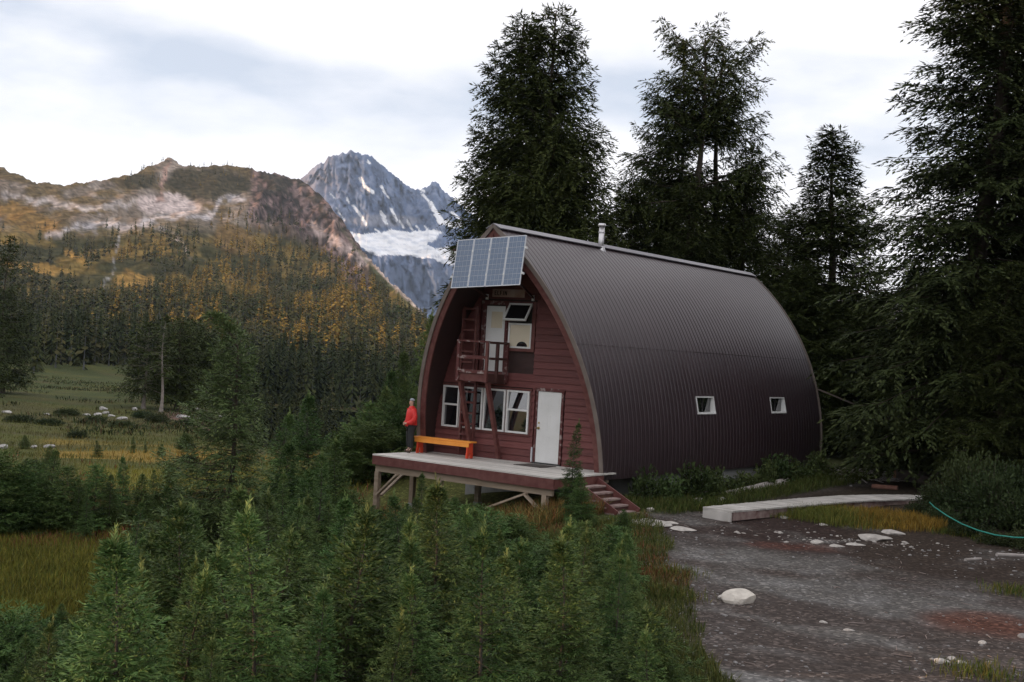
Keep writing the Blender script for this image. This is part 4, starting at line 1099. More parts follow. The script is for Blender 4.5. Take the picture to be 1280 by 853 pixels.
# walls behind the boards, front and rear
for yy in (0.03, HL - 0.12):
    P, N = arch_curve(33, 0.10); prof = [(float(x), float(z)) for x, z in P] + [(-float(x), float(z)) for x, z in P[::-1][1:]]
    prof[0] = (prof[0][0], HZ); b = MB(); n = len(prof)
    b.add([(x, yy, z) for x, z in prof] + [(x, yy + .08, z) for x, z in prof], [tuple(range(n)), tuple(range(2 * n - 1, n - 1, -1))] + [(k, (k + 1) % n + n, k + n) for k in range(0)] + [((k + 1) % n, k, k + n, (k + 1) % n + n) for k in range(n)])
    b.build('wall', M['soffit'], hut)
# siding boards, each its own piece, fitted round the openings
OPEN = [(-2.90, 0.34, 0.76, 2.10), (0.44, 1.48, -0.3, 2.20), (-1.66, 0.34, 2.44, 4.64)]
rowh = 0.196; z = HZ - 0.02; nrow = 0
while z < 6.35:
    z1 = z + rowh; xe0 = arch_x(max(z, HZ), 0.075); xe1 = arch_x(min(z1, HH - .2), 0.075)
    zc = (z + z1) / 2
    segs = [(-99., 99.)]
    for a, b_o, c, d in OPEN:
        if c < zc < d:
            ns = []
            for s0, s1 in segs:
                if a > s0: ns.append((s0, min(s1, a)))
                if b_o < s1: ns.append((max(s0, b_o), s1))
            segs = [q for q in ns if q[1] - q[0] > 0.03]
    out_ = []
    for s0, s1 in segs:
        s0c, s1c = max(s0, -xe0), min(s1, xe0)
        if s1c - s0c > 3.0 and random.random() < .8:
            m_ = s0c + (s1c - s0c) * random.uniform(.3, .7); out_ += [(s0, m_ - .002), (m_ + .002, s1)]
        elif s1c - s0c > 0.05: out_.append((s0, s1))
    for s0, s1 in out_:
        l0, l1 = max(s0, -xe0), max(s0, -xe1); r0, r1 = min(s1, xe0), min(s1, xe1)
        if r1 - l1 < 0.04: continue
        jit = random.uniform(-.003, .003)
        MB().hexa([(l0, -.046 + jit, z + .005), (r0, -.046 - jit, z + .005), (r0, .028, z + .005), (l0, .028, z + .005)],
                  [(l1, -.008 + jit, z1 + .012), (r1, -.008 - jit, z1 + .012), (r1, .028, z1 + .012), (l1, .028, z1 + .012)]).build('siding_board', M['red'], hut)
    z = z1; nrow += 1
# foundation
MB().box(-HW + .12, HW - .12, 1.6, HL - .05, -1.9, HZ + .02).build('foundation', M['concrete'], hut)
for yy, hh in ((14.55, .34),):
    MB().box(HW - .05, HW + .14, yy - .35, yy + .4, -1.0, -0.21).build('footing', M['concrete'], hut, bevel=.01)
# rear lean-to edge poking out behind the shell
MB().bar((2.95, HL + .1, 2.42), (4.0, HL + 1.0, 1.95), .10, .05).build('rear_awning', M['rake'], hut)
# steel chimney
ch = MB().tube([(0.15, 3.62, 6.25), (0.15, 3.62, 7.22)], .085, 16).build('chimney', M['steel'], hut, True)
MB().tube([(0.15, 3.62, 7.22), (0.15, 3.62, 7.25), (0.15, 3.62, 7.31)], [.12, .13, .10], 16).build('cap', M['steel'], ch)
MB().tube([(0.15, 3.62, 7.02), (0.15, 3.62, 7.05)], .102, 16).build('band', M['steel'], ch)
MB().tube([(0.15, 3.62, 6.36), (0.15, 3.62, 6.50), (0.15, 3.62, 6.60)], [.17, .14, .10], 16).build('flashing', M['steel'], ch)

def frame_mb(x0, x1, z0, z1, w, y0=-.06, y1=.02, mid=None):
    b = MB(); b.box(x0, x0 + w, y0, y1, z0, z1).box(x1 - w, x1, y0, y1, z0, z1).box(x0 + w, x1 - w, y0 + .002, y1, z0, z0 + w).box(x0 + w, x1 - w, y0 + .002, y1, z1 - w, z1)
    if mid: b.box(x0 + w, x1 - w, y0 + .004, y1, mid - w * .55, mid + w * .55)
    return b
def tilted(x0, x1, y, z0, z1, deg):            # a pane whose foot stands a little proud of its head
    dy = (z1 - z0) * math.tan(R(deg))
    return MB().hexa([(x0, y - dy, z0), (x1, y - dy, z0), (x1, y + .008 - dy, z0), (x0, y + .008 - dy, z0)], [(x0, y, z1), (x1, y, z1), (x1, y + .008, z1), (x0, y + .008, z1)])
# ground-floor windows
for x0, x1, mid in ((-2.85, -2.24, 1.485), (-2.20, -1.375, None), (-1.335, -.555, None), (-.50, .285, 1.485)):
    w = frame_mb(x0, x1, .81, 2.045, .052, -.09, mid=mid).build('window', M['white'], hut)
    if mid:
        tilted(x0 + .05, x1 - .05, -.026, mid + .025, 1.995, 5.0).build('pane', M['glass'], w)
        tilted(x0 + .05, x1 - .05, -.012, .86, mid - .025, 1.0).build('pane', M['glass'], w)
    else: tilted(x0 + .05, x1 - .05, -.012, .86, 1.995, 2.6).build('pane', M['glass'], w)
tb = MB()                                       # red casing round the band of windows
tb.box(-2.90, .35, -.055, .026, 2.047, 2.115).box(-2.92, .35, -.06, .026, .745, .808)
tb.box(-2.90, -2.852, -.045, .026, .809, 2.046).box(.287, .35, -.045, .026, .809, 2.046)
for a, b_o in ((-2.239, -2.201), (-1.374, -1.336), (-.554, -.501)): tb.box(a, b_o, -.04, .026, .809, 2.046)
tb.build('window_casing', M['redtrim'], hut)
# front door
dr = MB().box(.565, 1.365, -.030, .0, .045, 2.075).build('door', M['white'], hut)
for a, b_o, c, d in ((.66, .93, 1.50, 1.92), (1.0, 1.27, 1.50, 1.92), (.66, .93, .95, 1.40), (1.0, 1.27, .95, 1.40), (.66, .93, .18, .80), (1.0, 1.27, .18, .80)):
    pnl = frame_mb(a, b_o, c, d, .018, -.034, -.0302); pnl.build('panel_moulding', M['white'], dr)
kn = MB().tube([(.64, -.03, 1.02), (.64, -.075, 1.02), (.64, -.10, 1.02)], [.018, .018, .035], 10); kn.tube([(.64, -.03, 1.02), (.64, -.04, 1.02)], .04, 12)
kn.build('handle', M['brass'], dr, True)
MB().tube([(.64, -.03, 1.17), (.64, -.045, 1.17)], .028, 10).build('lock', M['brass'], dr)
dc = MB(); dc.box(.50, .563, -.055, .026, .0, 2.08).box(1.367, 1.445, -.055, .026, .0, 2.08).box(.46, 1.465, -.06, .026, 2.082, 2.175)
dc.build('door_casing', M['redworn'], hut)
MB().box(.50, 1.445, -.09, .0, .0, .043).build('threshold', M['dark'], hut)
MB().box(.455, .497, -.10, -.055, .04, .46).build('jamb_guard', M['alu'], hut)
# upper door and windows
ud = MB().box(-1.43, -.74, -.034, .0, 2.56, 4.475).build('upper_door', M['white'], hut)
MB().box(-1.24, -.84, -.046, -.036, 3.83, 4.31).build('door_panel', M['cream'], ud)
frame_mb(-1.28, -.80, 3.79, 4.35, .038, -.052, -.0345).build('panel_frame', M['white'], ud)
uc = MB(); uc.box(-1.58, -1.445, -.065, .026, 2.46, 4.52).box(-.738, -.652, -.065, .026, 2.46, 4.52).box(-1.60, -.62, -.07, .026, 4.522, 4.635)
uc.build('upper_door_casing', M['redworn'], hut)
wc = MB(); wc.box(.212, .33, -.06, .026, 3.27, 4.63).box(-.651, .33, -.066, .026, 3.18, 3.27).box(-.650, .211, -.03, .026, 4.575, 4.63).box(-.650, -.605, -.03, .026, 3.271, 4.574)
wc.build('window_casing', M['redtrim'], hut)
lw = frame_mb(-.603, .21, 3.272, 4.00, .05).build('window', M['white'], hut)
MB().box(-.553, .16, -.02, -.012, 3.32, 3.95).build('pane', M['glass'], lw)
# cream blind with a rounded cut-out at its foot
cut = [(-.12 + .19 * math.cos(a), 3.322 + .15 * math.sin(a)) for a in np.linspace(math.pi, 0, 13)]
prof = [(-.551, 3.322)] + cut + [(.158, 3.322), (.158, 3.948), (-.551, 3.948)]
n = len(prof)
bl = MB(); bl.add([(x, -.030, q) for x, q in prof] + [(x, -.0225, q) for x, q in prof], [tuple(range(n)), tuple(range(2 * n - 1, n - 1, -1))] + [((k + 1) % n, k, k + n, (k + 1) % n + n) for k in range(n)])
bl.build('blind', M['cream'], lw)
MB().box(-.600, .208, -.005, .02, 4.002, 4.573).build('dark_backing', M['dark'], hut)  # dark board standing in for the unlit room behind the open sash
aw = frame_mb(-.60, .21, -.60, 0.0, .055, -.03, .012).build('awning_window', M['white'], hut)
aw.location = (0, -.045, 4.565); aw.rotation_euler = (R(-33), 0, 0)
MB().box(-.545, .155, -.012, -.004, -.545, -.055).build('pane', M['glass'], aw)

# sign over the upper door
sg_ = MB().box(-1.24, -.10, -.075, -.040, 4.745, 4.975).build('sign', M['sign'], hut)
def letter(strokes, x, z, w, h, name):
    b = MB()
    for k, (a0, b0, a1, b1) in enumerate(strokes):
        b.bar((x + a0 * w, -.079 - .0006 * k, z + b0 * h), (x + a1 * w, -.079 - .0006 * k, z + b1 * h), .022, .008, (0, 1, 0))
    return b.build(name, M['ink'], sg_)
LT = dict(E=[(0, 0, 0, 1), (0, .96, 1, .96), (0, .5, .8, .5), (0, .04, 1, .04)], L=[(0, 0, 0, 1), (0, .04, 1, .04)], F=[(0, 0, 0, 1), (0, .96, 1, .96), (0, .5, .8, .5)],
          I=[(.5, 0, .5, 1)], N=[(0, 0, 0, 1), (0, 1, 1, 0), (1, 0, 1, 1)])
xx = -1.145
for ch_ in 'ELFIN':
    w_ = .03 if ch_ == 'I' else .062
    letter(LT[ch_], xx, 4.80, w_, .125, 'letter'); xx += w_ + .036

# solar panels on their frame: 4 panels, tilted out at the foot
SX0, SWD, SYT, SZT, SYB, SZB = -1.14, 2.35, -2.0, 6.28, -2.31, 4.90
arr = empty('solar_array', ((SX0 + SWD / 2), SYT, SZT)); arr.parent = hut
pl_h = math.hypot(SYT - SYB, SZT - SZB); tilt = math.atan2(SYT - SYB, SZT - SZB)
arr.rotation_euler = (-tilt, -R(3.4), 0)
pw = SWD / 4
for k in range(4):
    x0 = -SWD / 2 + k * pw + .008; x1 = x0 + pw - .016
    pn = MB().box(x0 + .012, x1 - .012, -.024, .0, -pl_h + .012, -.012).build('solar_panel', M['back'], arr)
    frame_mb(x0, x1, -pl_h, 0, .013, -.034, .006).build('panel_frame', M['alu'], pn)
    cs = MB(); nx, nz = 4, 9; cw = (pw - .055) / nx; chh = (pl_h - .04) / nz
    for i in range(nx):
        for j in range(nz):
            a = x0 + .021 + i * cw; c = -pl_h + .02 + j * chh
            cs.box(a + .005, a + cw * .5 - .002, -.0275, -.0245, c + .005, c + chh - .005).box(a + cw * .5 + .002, a + cw - .005, -.0275, -.0245, c + .005, c + chh - .005)
    o = cs.build('solar_cell', M['cell'], pn); o['kind'] = 'stuff'
for k in range(5):
    for zz in (-.36, -1.08):
        xk = -SWD / 2 + k * pw + (.0 if 0 < k < 4 else (-.03 if k == 0 else .03))
        MB().box(xk - .018, xk + .018, -.046, .03, zz * pl_h / 1.41 - .03, zz * pl_h / 1.41 + .03).build('clamp', M['white'], arr)
for zz in (-.36, -1.08): MB().box(-SWD / 2 - .05, SWD / 2 + .05, .008, .05, zz - .02, zz + .02).build('rail', M['alu'], arr)
for xs in (-1.42, .22):
    MB().bar((xs + (.14 if xs < 0 else .55), -1.98, 5.25), (xs, -.08, 4.74), .05, .05).build('strut', M['brown'], hut)
    MB().box(xs - .025, xs + .025, -.12, -.04, 4.66, 4.82).build('bracket', M['white'], hut)
    MB().bar((xs + (.14 if xs < 0 else .55), -2.02, 5.95), (xs * .5, -.08, 5.75), .05, .05).build('strut', M['brown'], hut)

# balcony
BX0, BX1, BD = -1.66, -.58, 1.0
bal = MB().box(BX0 + .02, BX1 - .02, -BD + .045, -.06, 2.44, 2.48).build('balcony', M['brown'], hut)
MB().box(BX0, BX1, -BD, -BD + .04, 2.25, 2.475).build('skirt_board', M['redtrim'], bal)
MB().box(BX1 - .04, BX1, -BD + .042, -.06, 2.25, 2.473).build('skirt_board', M['brown'], bal)
MB().box(BX0, BX0 + .04, -BD + .042, -.06, 2.25, 2.473).build('skirt_board', M['brown'], bal)
for x, y, m_ in ((BX0 + .03, -BD - .035, 'redworn'), (BX1 - .03, -BD - .035, 'redtrim'), (BX1 + .035, -.13, 'redworn'), (BX1 + .035, -.62, 'brown')):
    MB().box(x - .045, x + .045, y - .033, y + .033, 2.24, 3.38).build('post', M[m_], bal)
for zz in (3.38, 2.94, 2.53):
    if zz == 3.38: MB().box(BX0 - .03, BX1 + .02, -BD - .075, -BD + .03, zz, zz + .045).build('rail', M['redworn'], bal)
    else: MB().box(BX0 + .075, BX1 - .075, -BD - .05, -BD - .01, zz - .05, zz + .05).build('rail', M['redworn'], bal)
for zz in (3.38, 2.92): MB().box(BX1 + .0, BX1 + .06, -BD + .032, -.07, zz - .03, zz + .04).build('rail', M['brown'], bal)
for x in (BX0 + .05, BX1 - .05):
    MB().bar((x, -BD + .09, 2.24), (x, -.13, .05), .10, .13).build('brace', M['redtrim'], bal)
MB().bar((BX1 - .05, -.12, 2.245), (BX1 - .05, -BD + .1, 2.245), .08, .08).build('joist', M['brown'], bal)
# ladder up the wall
for x0, x1, z0, z1, y in ((-2.04, -1.56, .05, 2.55, -.20), (-1.98, -1.50, 2.5, 4.45, -.42)):
    ld = empty('ladder', (0, 0, 0)); ld.parent = hut
    for x in (x0, x1): MB().box(x - .03, x + .03, y - .045, y + .045, z0, z1).build('rail', M['redtrim'], ld)
    zz = z0 + .28
    while zz < z1 - .02:
        MB().box(x0 + .031, x1 - .031, y - .06, y + .03, zz - .028, zz + .028).build('rung', M['redworn' if z0 < 1 else 'redtrim'], ld); zz += .315

# ------------------------------------------------------------------ deck and stairs
deck = empty('deck', (0, -1.6, 0)); tag(deck, 'grey plank deck on timber posts along the red front of the hut', 'deck')
def yfront(x): return -2.90 - .25 * x / 3.25
DX0, DX1, DYB = -3.28, 3.27, -.045
def part(b, name, m, root, **k):
    o = b.build(name, m, root, **k)
    o.matrix_parent_inverse = Matrix.Translation(-Vector(root.location)); return o
nb_ = 20
for k in range(nb_):
    f0, f1 = k / nb_, (k + 1) / nb_
    ya = lambda x, f: DYB + (yfront(x) - DYB) * f
    gp = .004
    dz = random.uniform(-.003, .003)
    xs = [DX0 - .02, (random.uniform(-1.2, 1.2)), DX1 + .02]
    for a, b_o in ((xs[0], xs[1] - .003), (xs[1] + .003, xs[2])):
        part(MB().hexa([(a, ya(a, f1) + gp, -.04), (b_o, ya(b_o, f1) + gp, -.04), (b_o, ya(b_o, f0) - gp, -.04), (a, ya(a, f0) - gp, -.04)],
                       [(a, ya(a, f1) + gp, dz), (b_o, ya(b_o, f1) + gp, dz), (b_o, ya(b_o, f0) - gp, dz), (a, ya(a, f0) - gp, dz)]), 'plank', M['deck'], deck)
def fbar(a, b_o, off, z0, z1, th): 
    return MB().hexa([(a, yfront(a) + off, z0), (b_o, yfront(b_o) + off, z0), (b_o, yfront(b_o) + off + th, z0), (a, yfront(a) + off + th, z0)], [(a, yfront(a) + off, z1), (b_o, yfront(b_o) + off, z1), (b_o, yfront(b_o) + off + th, z1), (a, yfront(a) + off + th, z1)])
part(fbar(DX0, .78, -.012, -.29, -.043, .045), 'fascia_board', M['redtrim'], deck)
part(fbar(.785, DX1, -.022, -.31, -.043, .045), 'fascia_board', M['redtrim'], deck)
part(MB().box(DX1 - .045, DX1, yfront(DX1) + .03, -.66, -.30, -.043), 'fascia_board', M['redtrim'], deck)
part(MB().box(DX0, DX0 + .045, yfront(DX0) + .04, -.66, -.29, -.043), 'fascia_board', M['redtrim'], deck)
part(fbar(DX0 + .05, DX1 - .1, .09, -.49, -.292, .09), 'beam', M['beam'], deck)
part(MB().box(DX0 + .1, DX1 - .1, -.95, -.85, -.49, -.30), 'beam', M['beam'], deck)
for k in range(9):
    x = DX0 + .2 + k * (DX1 - DX0 - .4) / 8
    part(MB().box(x - .025, x + .025, yfront(x) + .2, -.1, -.29, -.045), 'joist', M['beam'], deck)
posts = [DX0 + .12, -.75, DX1 - .35]
for x in posts:
    for y in (yfront(x) + .14, -.90):
        zb = gz(x, y) - .25
        part(MB().box(x - .07, x + .07, y - .07, y + .07, zb, -.492), 'post', M['beam'], deck)
        part(MB().box(x - .085, x + .085, y - .085, y + .085, zb, zb + .5), 'post_foot', M['concrete'], deck)
for x0, z0, x1, z1 in ((posts[0] + .1, -1.15, posts[0] + .85, -.50), (posts[2] - 1.9, -1.05, posts[2] - .55, -.50), (posts[2] + .0, -.95, posts[2] - .62, -.52)):
    part(MB().bar((x0, yfront(x0) + .045, z0), (x1, yfront(x1) + .045, z1), .05, .13, (0, 1, 0)), 'brace', M['beam'], deck)
part(MB().bar((posts[0], yfront(posts[0]) + .3, -1.2), (posts[0] + .0, -1.2, -.52), .12, .05), 'brace', M['beam'], deck)

st = empty('stairs', (3.9, -1.7, -.85)); tag(st, 'short red-brown wooden stairs going down from the right end of the deck', 'stairs')
SY0, SY1 = -2.22, -1.08
sx0, sx1, szb = DX1 + .02, 4.62, -.90
for y in (SY0, SY1 - .0):
    part(MB().bar((sx0, y, -.19), (sx1, y, szb + .03), .05, .24), 'stringer', M['redtrim'], st)
for k in range(5):
    f = (k + .75) / 5.6; x = sx0 + (sx1 - sx0) * f; zz = -.12 + (szb + .08) * f * .98 - .03
    part(MB().box(x - .13, x + .15, SY0 - .03, SY1 - .03, zz - .045, zz), 'tread', M['tread'], st)
    part(MB().box(x + .1, x + .125, SY0 + .03, SY1 - .03, zz - .16, zz - .048), 'riser', M['brown'], st)

# ------------------------------------------------------------------ things on the deck
be = empty('bench', (-2.05, -.88, 0)); tag(be, 'long orange bench with red-orange end legs against the front of the hut', 'bench')
part(MB().box(-3.12, -1.02, -1.03, -.72, .455, .50), 'seat', M['orange'], be, bevel=.006)
part(MB().box(-3.08, -1.08, -1.035, -1.005, .335, .453), 'apron', M['orange'], be)
for x in (-3.0, -1.16):
    b = MB(); b.box(x - .022, x + .022, -1.0, -.74, .16, .452).box(x - .022, x + .022, -1.02, -.91, .005, .16).box(x - .022, x + .022, -.83, -.72, .005, .16)
    part(b, 'leg', M['redor'], be)
dm = MB(); dm.box(.60, 1.52, -1.15, -.35, .004, .018); dm.box(.66, 1.46, -1.09, -.41, .0181, .026)
tag(dm.build('doormat', M['matd'], None), 'dark flat doormat lying on the deck in front of the white door', 'doormat')

# ------------------------------------------------------------------ the person in red
PX0 = Vector((-3.10, -1.22, .012))
per = empty('person', PX0); tag(per, 'person in a red jacket, grey beanie and black trousers standing on the deck edge', 'person')
face = Vector((-RIGHT[0], -RIGHT[1], 0)).normalized(); face = (face * .93 - Vector((F2[0], F2[1], 0)) * .36).normalized()
sidev = Vector((face.y, -face.x, 0))               # the person's right
def pl(f, s, z): return PX0 + face * f + sidev * s + Vector((0, 0, z))
def skin(name, nodes, edges, m, parent, root=0, sub=2):
    me = bpy.data.meshes.new(name); me.from_pydata([tuple(pl(*n[:3])) for n in nodes], edges, [])
    me.materials.append(m)
    o = link(name, me, parent); o.matrix_parent_inverse = Matrix.Translation(-PX0)
    o.modifiers.new('skin', 'SKIN').use_smooth_shade = True
    for i, n in enumerate(nodes):
        r = n[3]; r = r if hasattr(r, '__len__') else (r, r)
        me.skin_vertices[0].data[i].radius = r; me.skin_vertices[0].data[i].use_root = (i == root)
    sb = o.modifiers.new('sub', 'SUBSURF'); sb.levels = sub; sb.render_levels = sub
    return o
nodes = [(0, 0, .84, .115), (0, 0, 1.02, .11), (-.01, 0, 1.20, .125), (0, 0, 1.32, .06), (.012, 0, 1.375, .045), (.015, 0, 1.43, .058), (.02, 0, 1.50, .078), (.012, 0, 1.56, .055)]
edges = [(i, i + 1) for i in range(7)]
def chain(start, pts):
    k = start
    for p in pts:
        nodes.append(p); edges.append((k, len(nodes) - 1)); k = len(nodes) - 1
    return k
nodes.append((.088, 0, 1.475, .012)); edges.append((6, len(nodes) - 1))                    # nose
for s_ in (-1, 1):
    chain(0, [(0, s_ * .085, .78, .085), (.01, s_ * .095, .45, .056), (-.015, s_ * .10, .09, .04), (.09, s_ * .105, .035, .034)])
    w = chain(2, [(-.01, s_ * .16, 1.235, .055), (-.03, s_ * .215, 1.02, .042), (.10, s_ * .16, .86, .033), (.185, s_ * .055, .855, .026)])
    pal = chain(w, [(.215, s_ * .015, .85, .024)])
    for j in range(4):                          # fingers closed over the other hand
        zf = .882 - .021 * j; ln = (.92, 1.0, .95, .78)[j]
        chain(pal, [(.232, -s_ * .004, zf, .0085), (.232, -s_ * .030 * ln, zf - .004, .008), (.215, -s_ * .050 * ln, zf - .008, .007)])
    chain(w, [(.205, s_ * .03, .885, .009), (.222, s_ * .012, .905, .008)])
body = skin('body', nodes, edges, M['skin'], per)
jn = [(0, 0, .76, (.185, .20)), (0, 0, .80, (.19, .205)), (0, 0, .98, (.172, .195)), (-.005, 0, 1.18, (.175, .205)), (-.005, 0, 1.29, (.115, .15)), (.005, 0, 1.345, .085), (.008, 0, 1.385, .082)]
je = [(i, i + 1) for i in range(6)]
for s_ in (-1, 1):
    k = 3
    for p in ((-.01, s_ * .185, 1.225, .092), (-.04, s_ * .262, 1.02, .082), (.08, s_ * .20, .885, .072), (.155, s_ * .09, .866, .055)):
        jn.append(p); je.append((k, len(jn) - 1)); k = len(jn) - 1
skin('jacket', jn, je, M['jacket'], per)
tn = [(0, 0, .85, (.14, .15))]; te = []
for s_ in (-1, 1):
    k = 0
    for p in ((0, s_ * .095, .72, .118), (.012, s_ * .105, .45, .088), (-.01, s_ * .108, .13, .072)):
        tn.append(p); te.append((k, len(tn) - 1)); k = len(tn) - 1
skin('trousers', tn, te, M['trousers'], per)
for s_ in (-1, 1):
    skin('boot', [(-.03, s_ * .105, .05, .05), (-.015, s_ * .105, .15, .056), (.06, s_ * .108, .042, .045), (.13, s_ * .112, .036, .036)], [(0, 1), (0, 2), (2, 3)], M['boots'], per, sub=1)
skin('beanie', [(.0, 0, 1.515, .086), (.0, 0, 1.565, .083), (-.012, 0, 1.605, .045)], [(0, 1), (1, 2)], M['beanie'], per)
skin('hair', [(-.045, 0, 1.49, .055), (-.05, 0, 1.43, .045)], [(0, 1)], M['hair'], per)
for s_ in (-1, 1):
    skin('eye', [(.083, s_ * .03, 1.492, .007), (.086, s_ * .03, 1.491, .006)], [(0, 1)], M['dark'], per, sub=1)
skin('mouth', [(.082, -.018, 1.437, .005), (.085, .0, 1.436, .006), (.082, .018, 1.437, .005)], [(0, 1), (1, 2)], M['redor'], per, sub=1)

# ------------------------------------------------------------------ boardwalk
bw = empty('boardwalk', (7.0, 4, -.8)); tag(bw, 'low grey plank boardwalk curving away behind the yellow grass clump', 'boardwalk')
cl_pts = np.array([(6.58, -.42), (6.95, 2.4), (7.25, 4.6), (7.62, 6.6), (8.25, 8.4), (9.2, 9.9), (10.4, 11.1), (11.6, 12.0)])
hw_pts = np.array([.46, .52, .56, .58, .58, .55, .5, .5])
seg = np.r_[0, np.cumsum(np.hypot(*np.diff(cl_pts, axis=0).T))]
def cl_at(s):
    ss = np.clip(s, 0, seg[-1])
    return np.array([np.interp(ss, seg, cl_pts[:, 0]), np.interp(ss, seg, cl_pts[:, 1])]), np.interp(ss, seg, hw_pts)
s = 0.0; BWZ = -.59
while s < seg[-1] - .2:
    w = .142 + random.uniform(-.006, .006)
    p0, h0 = cl_at(s + .004); p1, h1 = cl_at(s + w - .004); d = cl_at(s + .3)[0] - cl_at(max(s - .3, 0))[0]; d /= np.hypot(*d); nn = np.array([-d[1], d[0]])
    e0, e1 = random.uniform(-.015, .015), random.uniform(-.015, .015); dz = random.uniform(-.004, .004)
    Q = [p0 + nn * (h0 + e0), p0 - nn * (h0 + e1), p1 - nn * (h1 + e1), p1 + nn * (h1 + e0)]
    part(MB().hexa([(q[0], q[1], BWZ - .042) for q in Q[::-1]], [(q[0], q[1], BWZ + dz) for q in Q[::-1]]), 'plank', M['walk'], bw)
    s += w
for sg in (-1, 1):
    for k in range(7):
        a, b_o = cl_at(seg[-1] * k / 7)[0], cl_at(seg[-1] * (k + 1) / 7)[0]; d = b_o - a; L_ = np.hypot(*d); d /= L_; nn = np.array([-d[1], d[0]]) * .44 * sg
        part(MB().bar((*(a + nn + d * .05), BWZ - .15), (*(b_o + nn), BWZ - .15), .045, .21), 'beam', M['tread' if sg < 0 else 'beam'], bw)
p0 = cl_at(0)[0]
part(MB().bar((p0[0] - .46, p0[1] + .13, BWZ - .165), (p0[0] + .46, p0[1] - .14, BWZ - .165), .05, .245), 'beam', M['walk'], bw)

# ------------------------------------------------------------------ stones
def rock_mesh(seed, sub=3, rough=.35, flat=1.0):
    bm = bmesh.new(); bmesh.ops.create_icosphere(bm, subdivisions=sub, radius=1.0)
    g = np.random.default_rng(seed); cuts = [(unit(g.normal(0, 1, 3)), g.uniform(.55, .9)) for _ in range(9)]
    P = np.array([v.co[:] for v in bm.verts])
    for n_, dd in cuts:
        q = P @ n_; P = P - np.maximum(q - dd, 0)[:, None] * n_ * .9
    P = P * (1 + rough * .35 * (fbm(P[:, 0] * 2 + 7 * seed, P[:, 1] * 2 + P[:, 2] * 1.7, seed, 4) - .5))[:, None]
    P[:, 2] *= flat
    for v, c in zip(bm.verts, P): v.co = c
    me = bpy.data.meshes.new('stone'); bm.to_mesh(me); bm.free()
    return me
RM = [rock_mesh(500 + i, 3, .5, f) for i, f in enumerate((.62, .5, .35, .7, .45))]
RMS = [rock_mesh(520 + i, 1, .5, f) for i, f in enumerate((.6, .45, .75, .5))]
def stone(px, py, w, h, dpt, label, m='stone', group=None, i=0, rz=None, name='stone', sink=.35, v=None):
    p = hit(px, py) if v is None else np.array(base_at(px, v)); me = RM[i].copy(); me.materials.clear(); me.materials.append(M[m])
    o = link(name, me); o.location = (p[0], p[1], p[2] + h * (.5 - sink)); o.scale = (w / 2, dpt / 2, h / (2 * RM_H[i])); o.rotation_euler = (0, 0, math.atan2(R2[1], R2[0]) + (random.uniform(-.4, .4) if rz is None else rz))
    return tag(o, label, 'rock', group)
RM_H = [max(abs(v.co.z) for v in m_.vertices) for m_ in RM]
stone(924, 753, .64, .36, .5, 'large rounded cream-white rock lying on the open gravel', 'bigstone', i=0, rz=.15, name='rock')
stone(906, 750, .26, .15, .3, 'small pale rock touching the left side of the large cream-white rock', i=3, name='rock')
stone(812, 655, 1.1, .10, 1.5, 'broad flat pale stone slab at the foot of the deck stairs', i=2, rz=0, sink=.25)
stone(853, 663, .62, .10, .8, 'flat pale stone just right of the slab below the stairs', i=2, sink=.25)
stone(839, 655, .36, .08, .4, 'small flat stone touching the right end of the slab', i=2, sink=.25)
stone(813, 640, .24, .16, .2, 'small pointed pale stone on the turf by the stairs', i=3, sink=.2)
stone(872, 629, .42, .24, .35, 'broken reddish-white rock on the turf beside the boardwalk end', i=3, sink=.3)
stone(902, 628, .30, .22, .3, 'grey-white rock beside the half-buried log end', 'greystone', i=0, sink=.3)
stone(1093, 675, .95, .22, .8, 'wide flat white rock at the front of the yellow grass clump', i=1, sink=.3)
stone(1116, 668, .62, .16, .5, 'pale flat rock behind the wide flat white one', i=2, sink=.3)
stone(1069, 682, .50, .08, .4, 'thin white stone in front of the red soil patch', i=2, sink=.3)
stone(981, 648, .30, .12, .3, 'pale stone in a tuft of grass below the boardwalk edge', i=1)
stone(1029, 657, .25, .1, .25, 'small white stone left of the yellow grass clump', i=1)
stone(1022, 680, .34, .14, .3, 'white stone in the scatter of rubble left of the flat white rock', i=0)
stone(1046, 684, .4, .1, .3, 'long white stone in the middle of the rubble scatter', i=2)
stone(898, 648, .34, .07, .3, 'thin flat stone lying at the near end of the boardwalk', i=2, sink=.25)
stone(1177, 829, .26, .12, .2, 'smooth pale oval stone at the lower right of the gravel', i=1)
stone(1190, 826, .14, .1, .12, 'round tan pebble right of the smooth oval stone', i=0)
stone(1202, 830, .16, .09, .13, 'grey pebble right of the round tan pebble', 'greystone', i=1)
stone(1061, 789, .20, .06, .12, 'flat pale stone in the middle of the gravel', i=2)
stone(1029, 779, .14, .06, .1, 'small white stone left of the flat one in mid gravel', i=2)
stone(863, 747, .2, .09, .2, 'small pale stone at the thicket edge left of the cream-white rock', i=0)
stone(1228, 806, .14, .1, .12, 'pinkish round pebble at the right of the gravel', i=0)
stone(1278, 798, .16, .12, .16, 'grey-blue stone at the right edge of the picture', 'greystone', i=0)
stone(860, 818, .3, .08, .2, 'flat grey stone on the gravel edge at the bottom', 'greystone', i=2)
stone(851, 846, .3, .09, .2, 'flat grey-blue stone at the bottom end of the gravel edge', 'greystone', i=2)
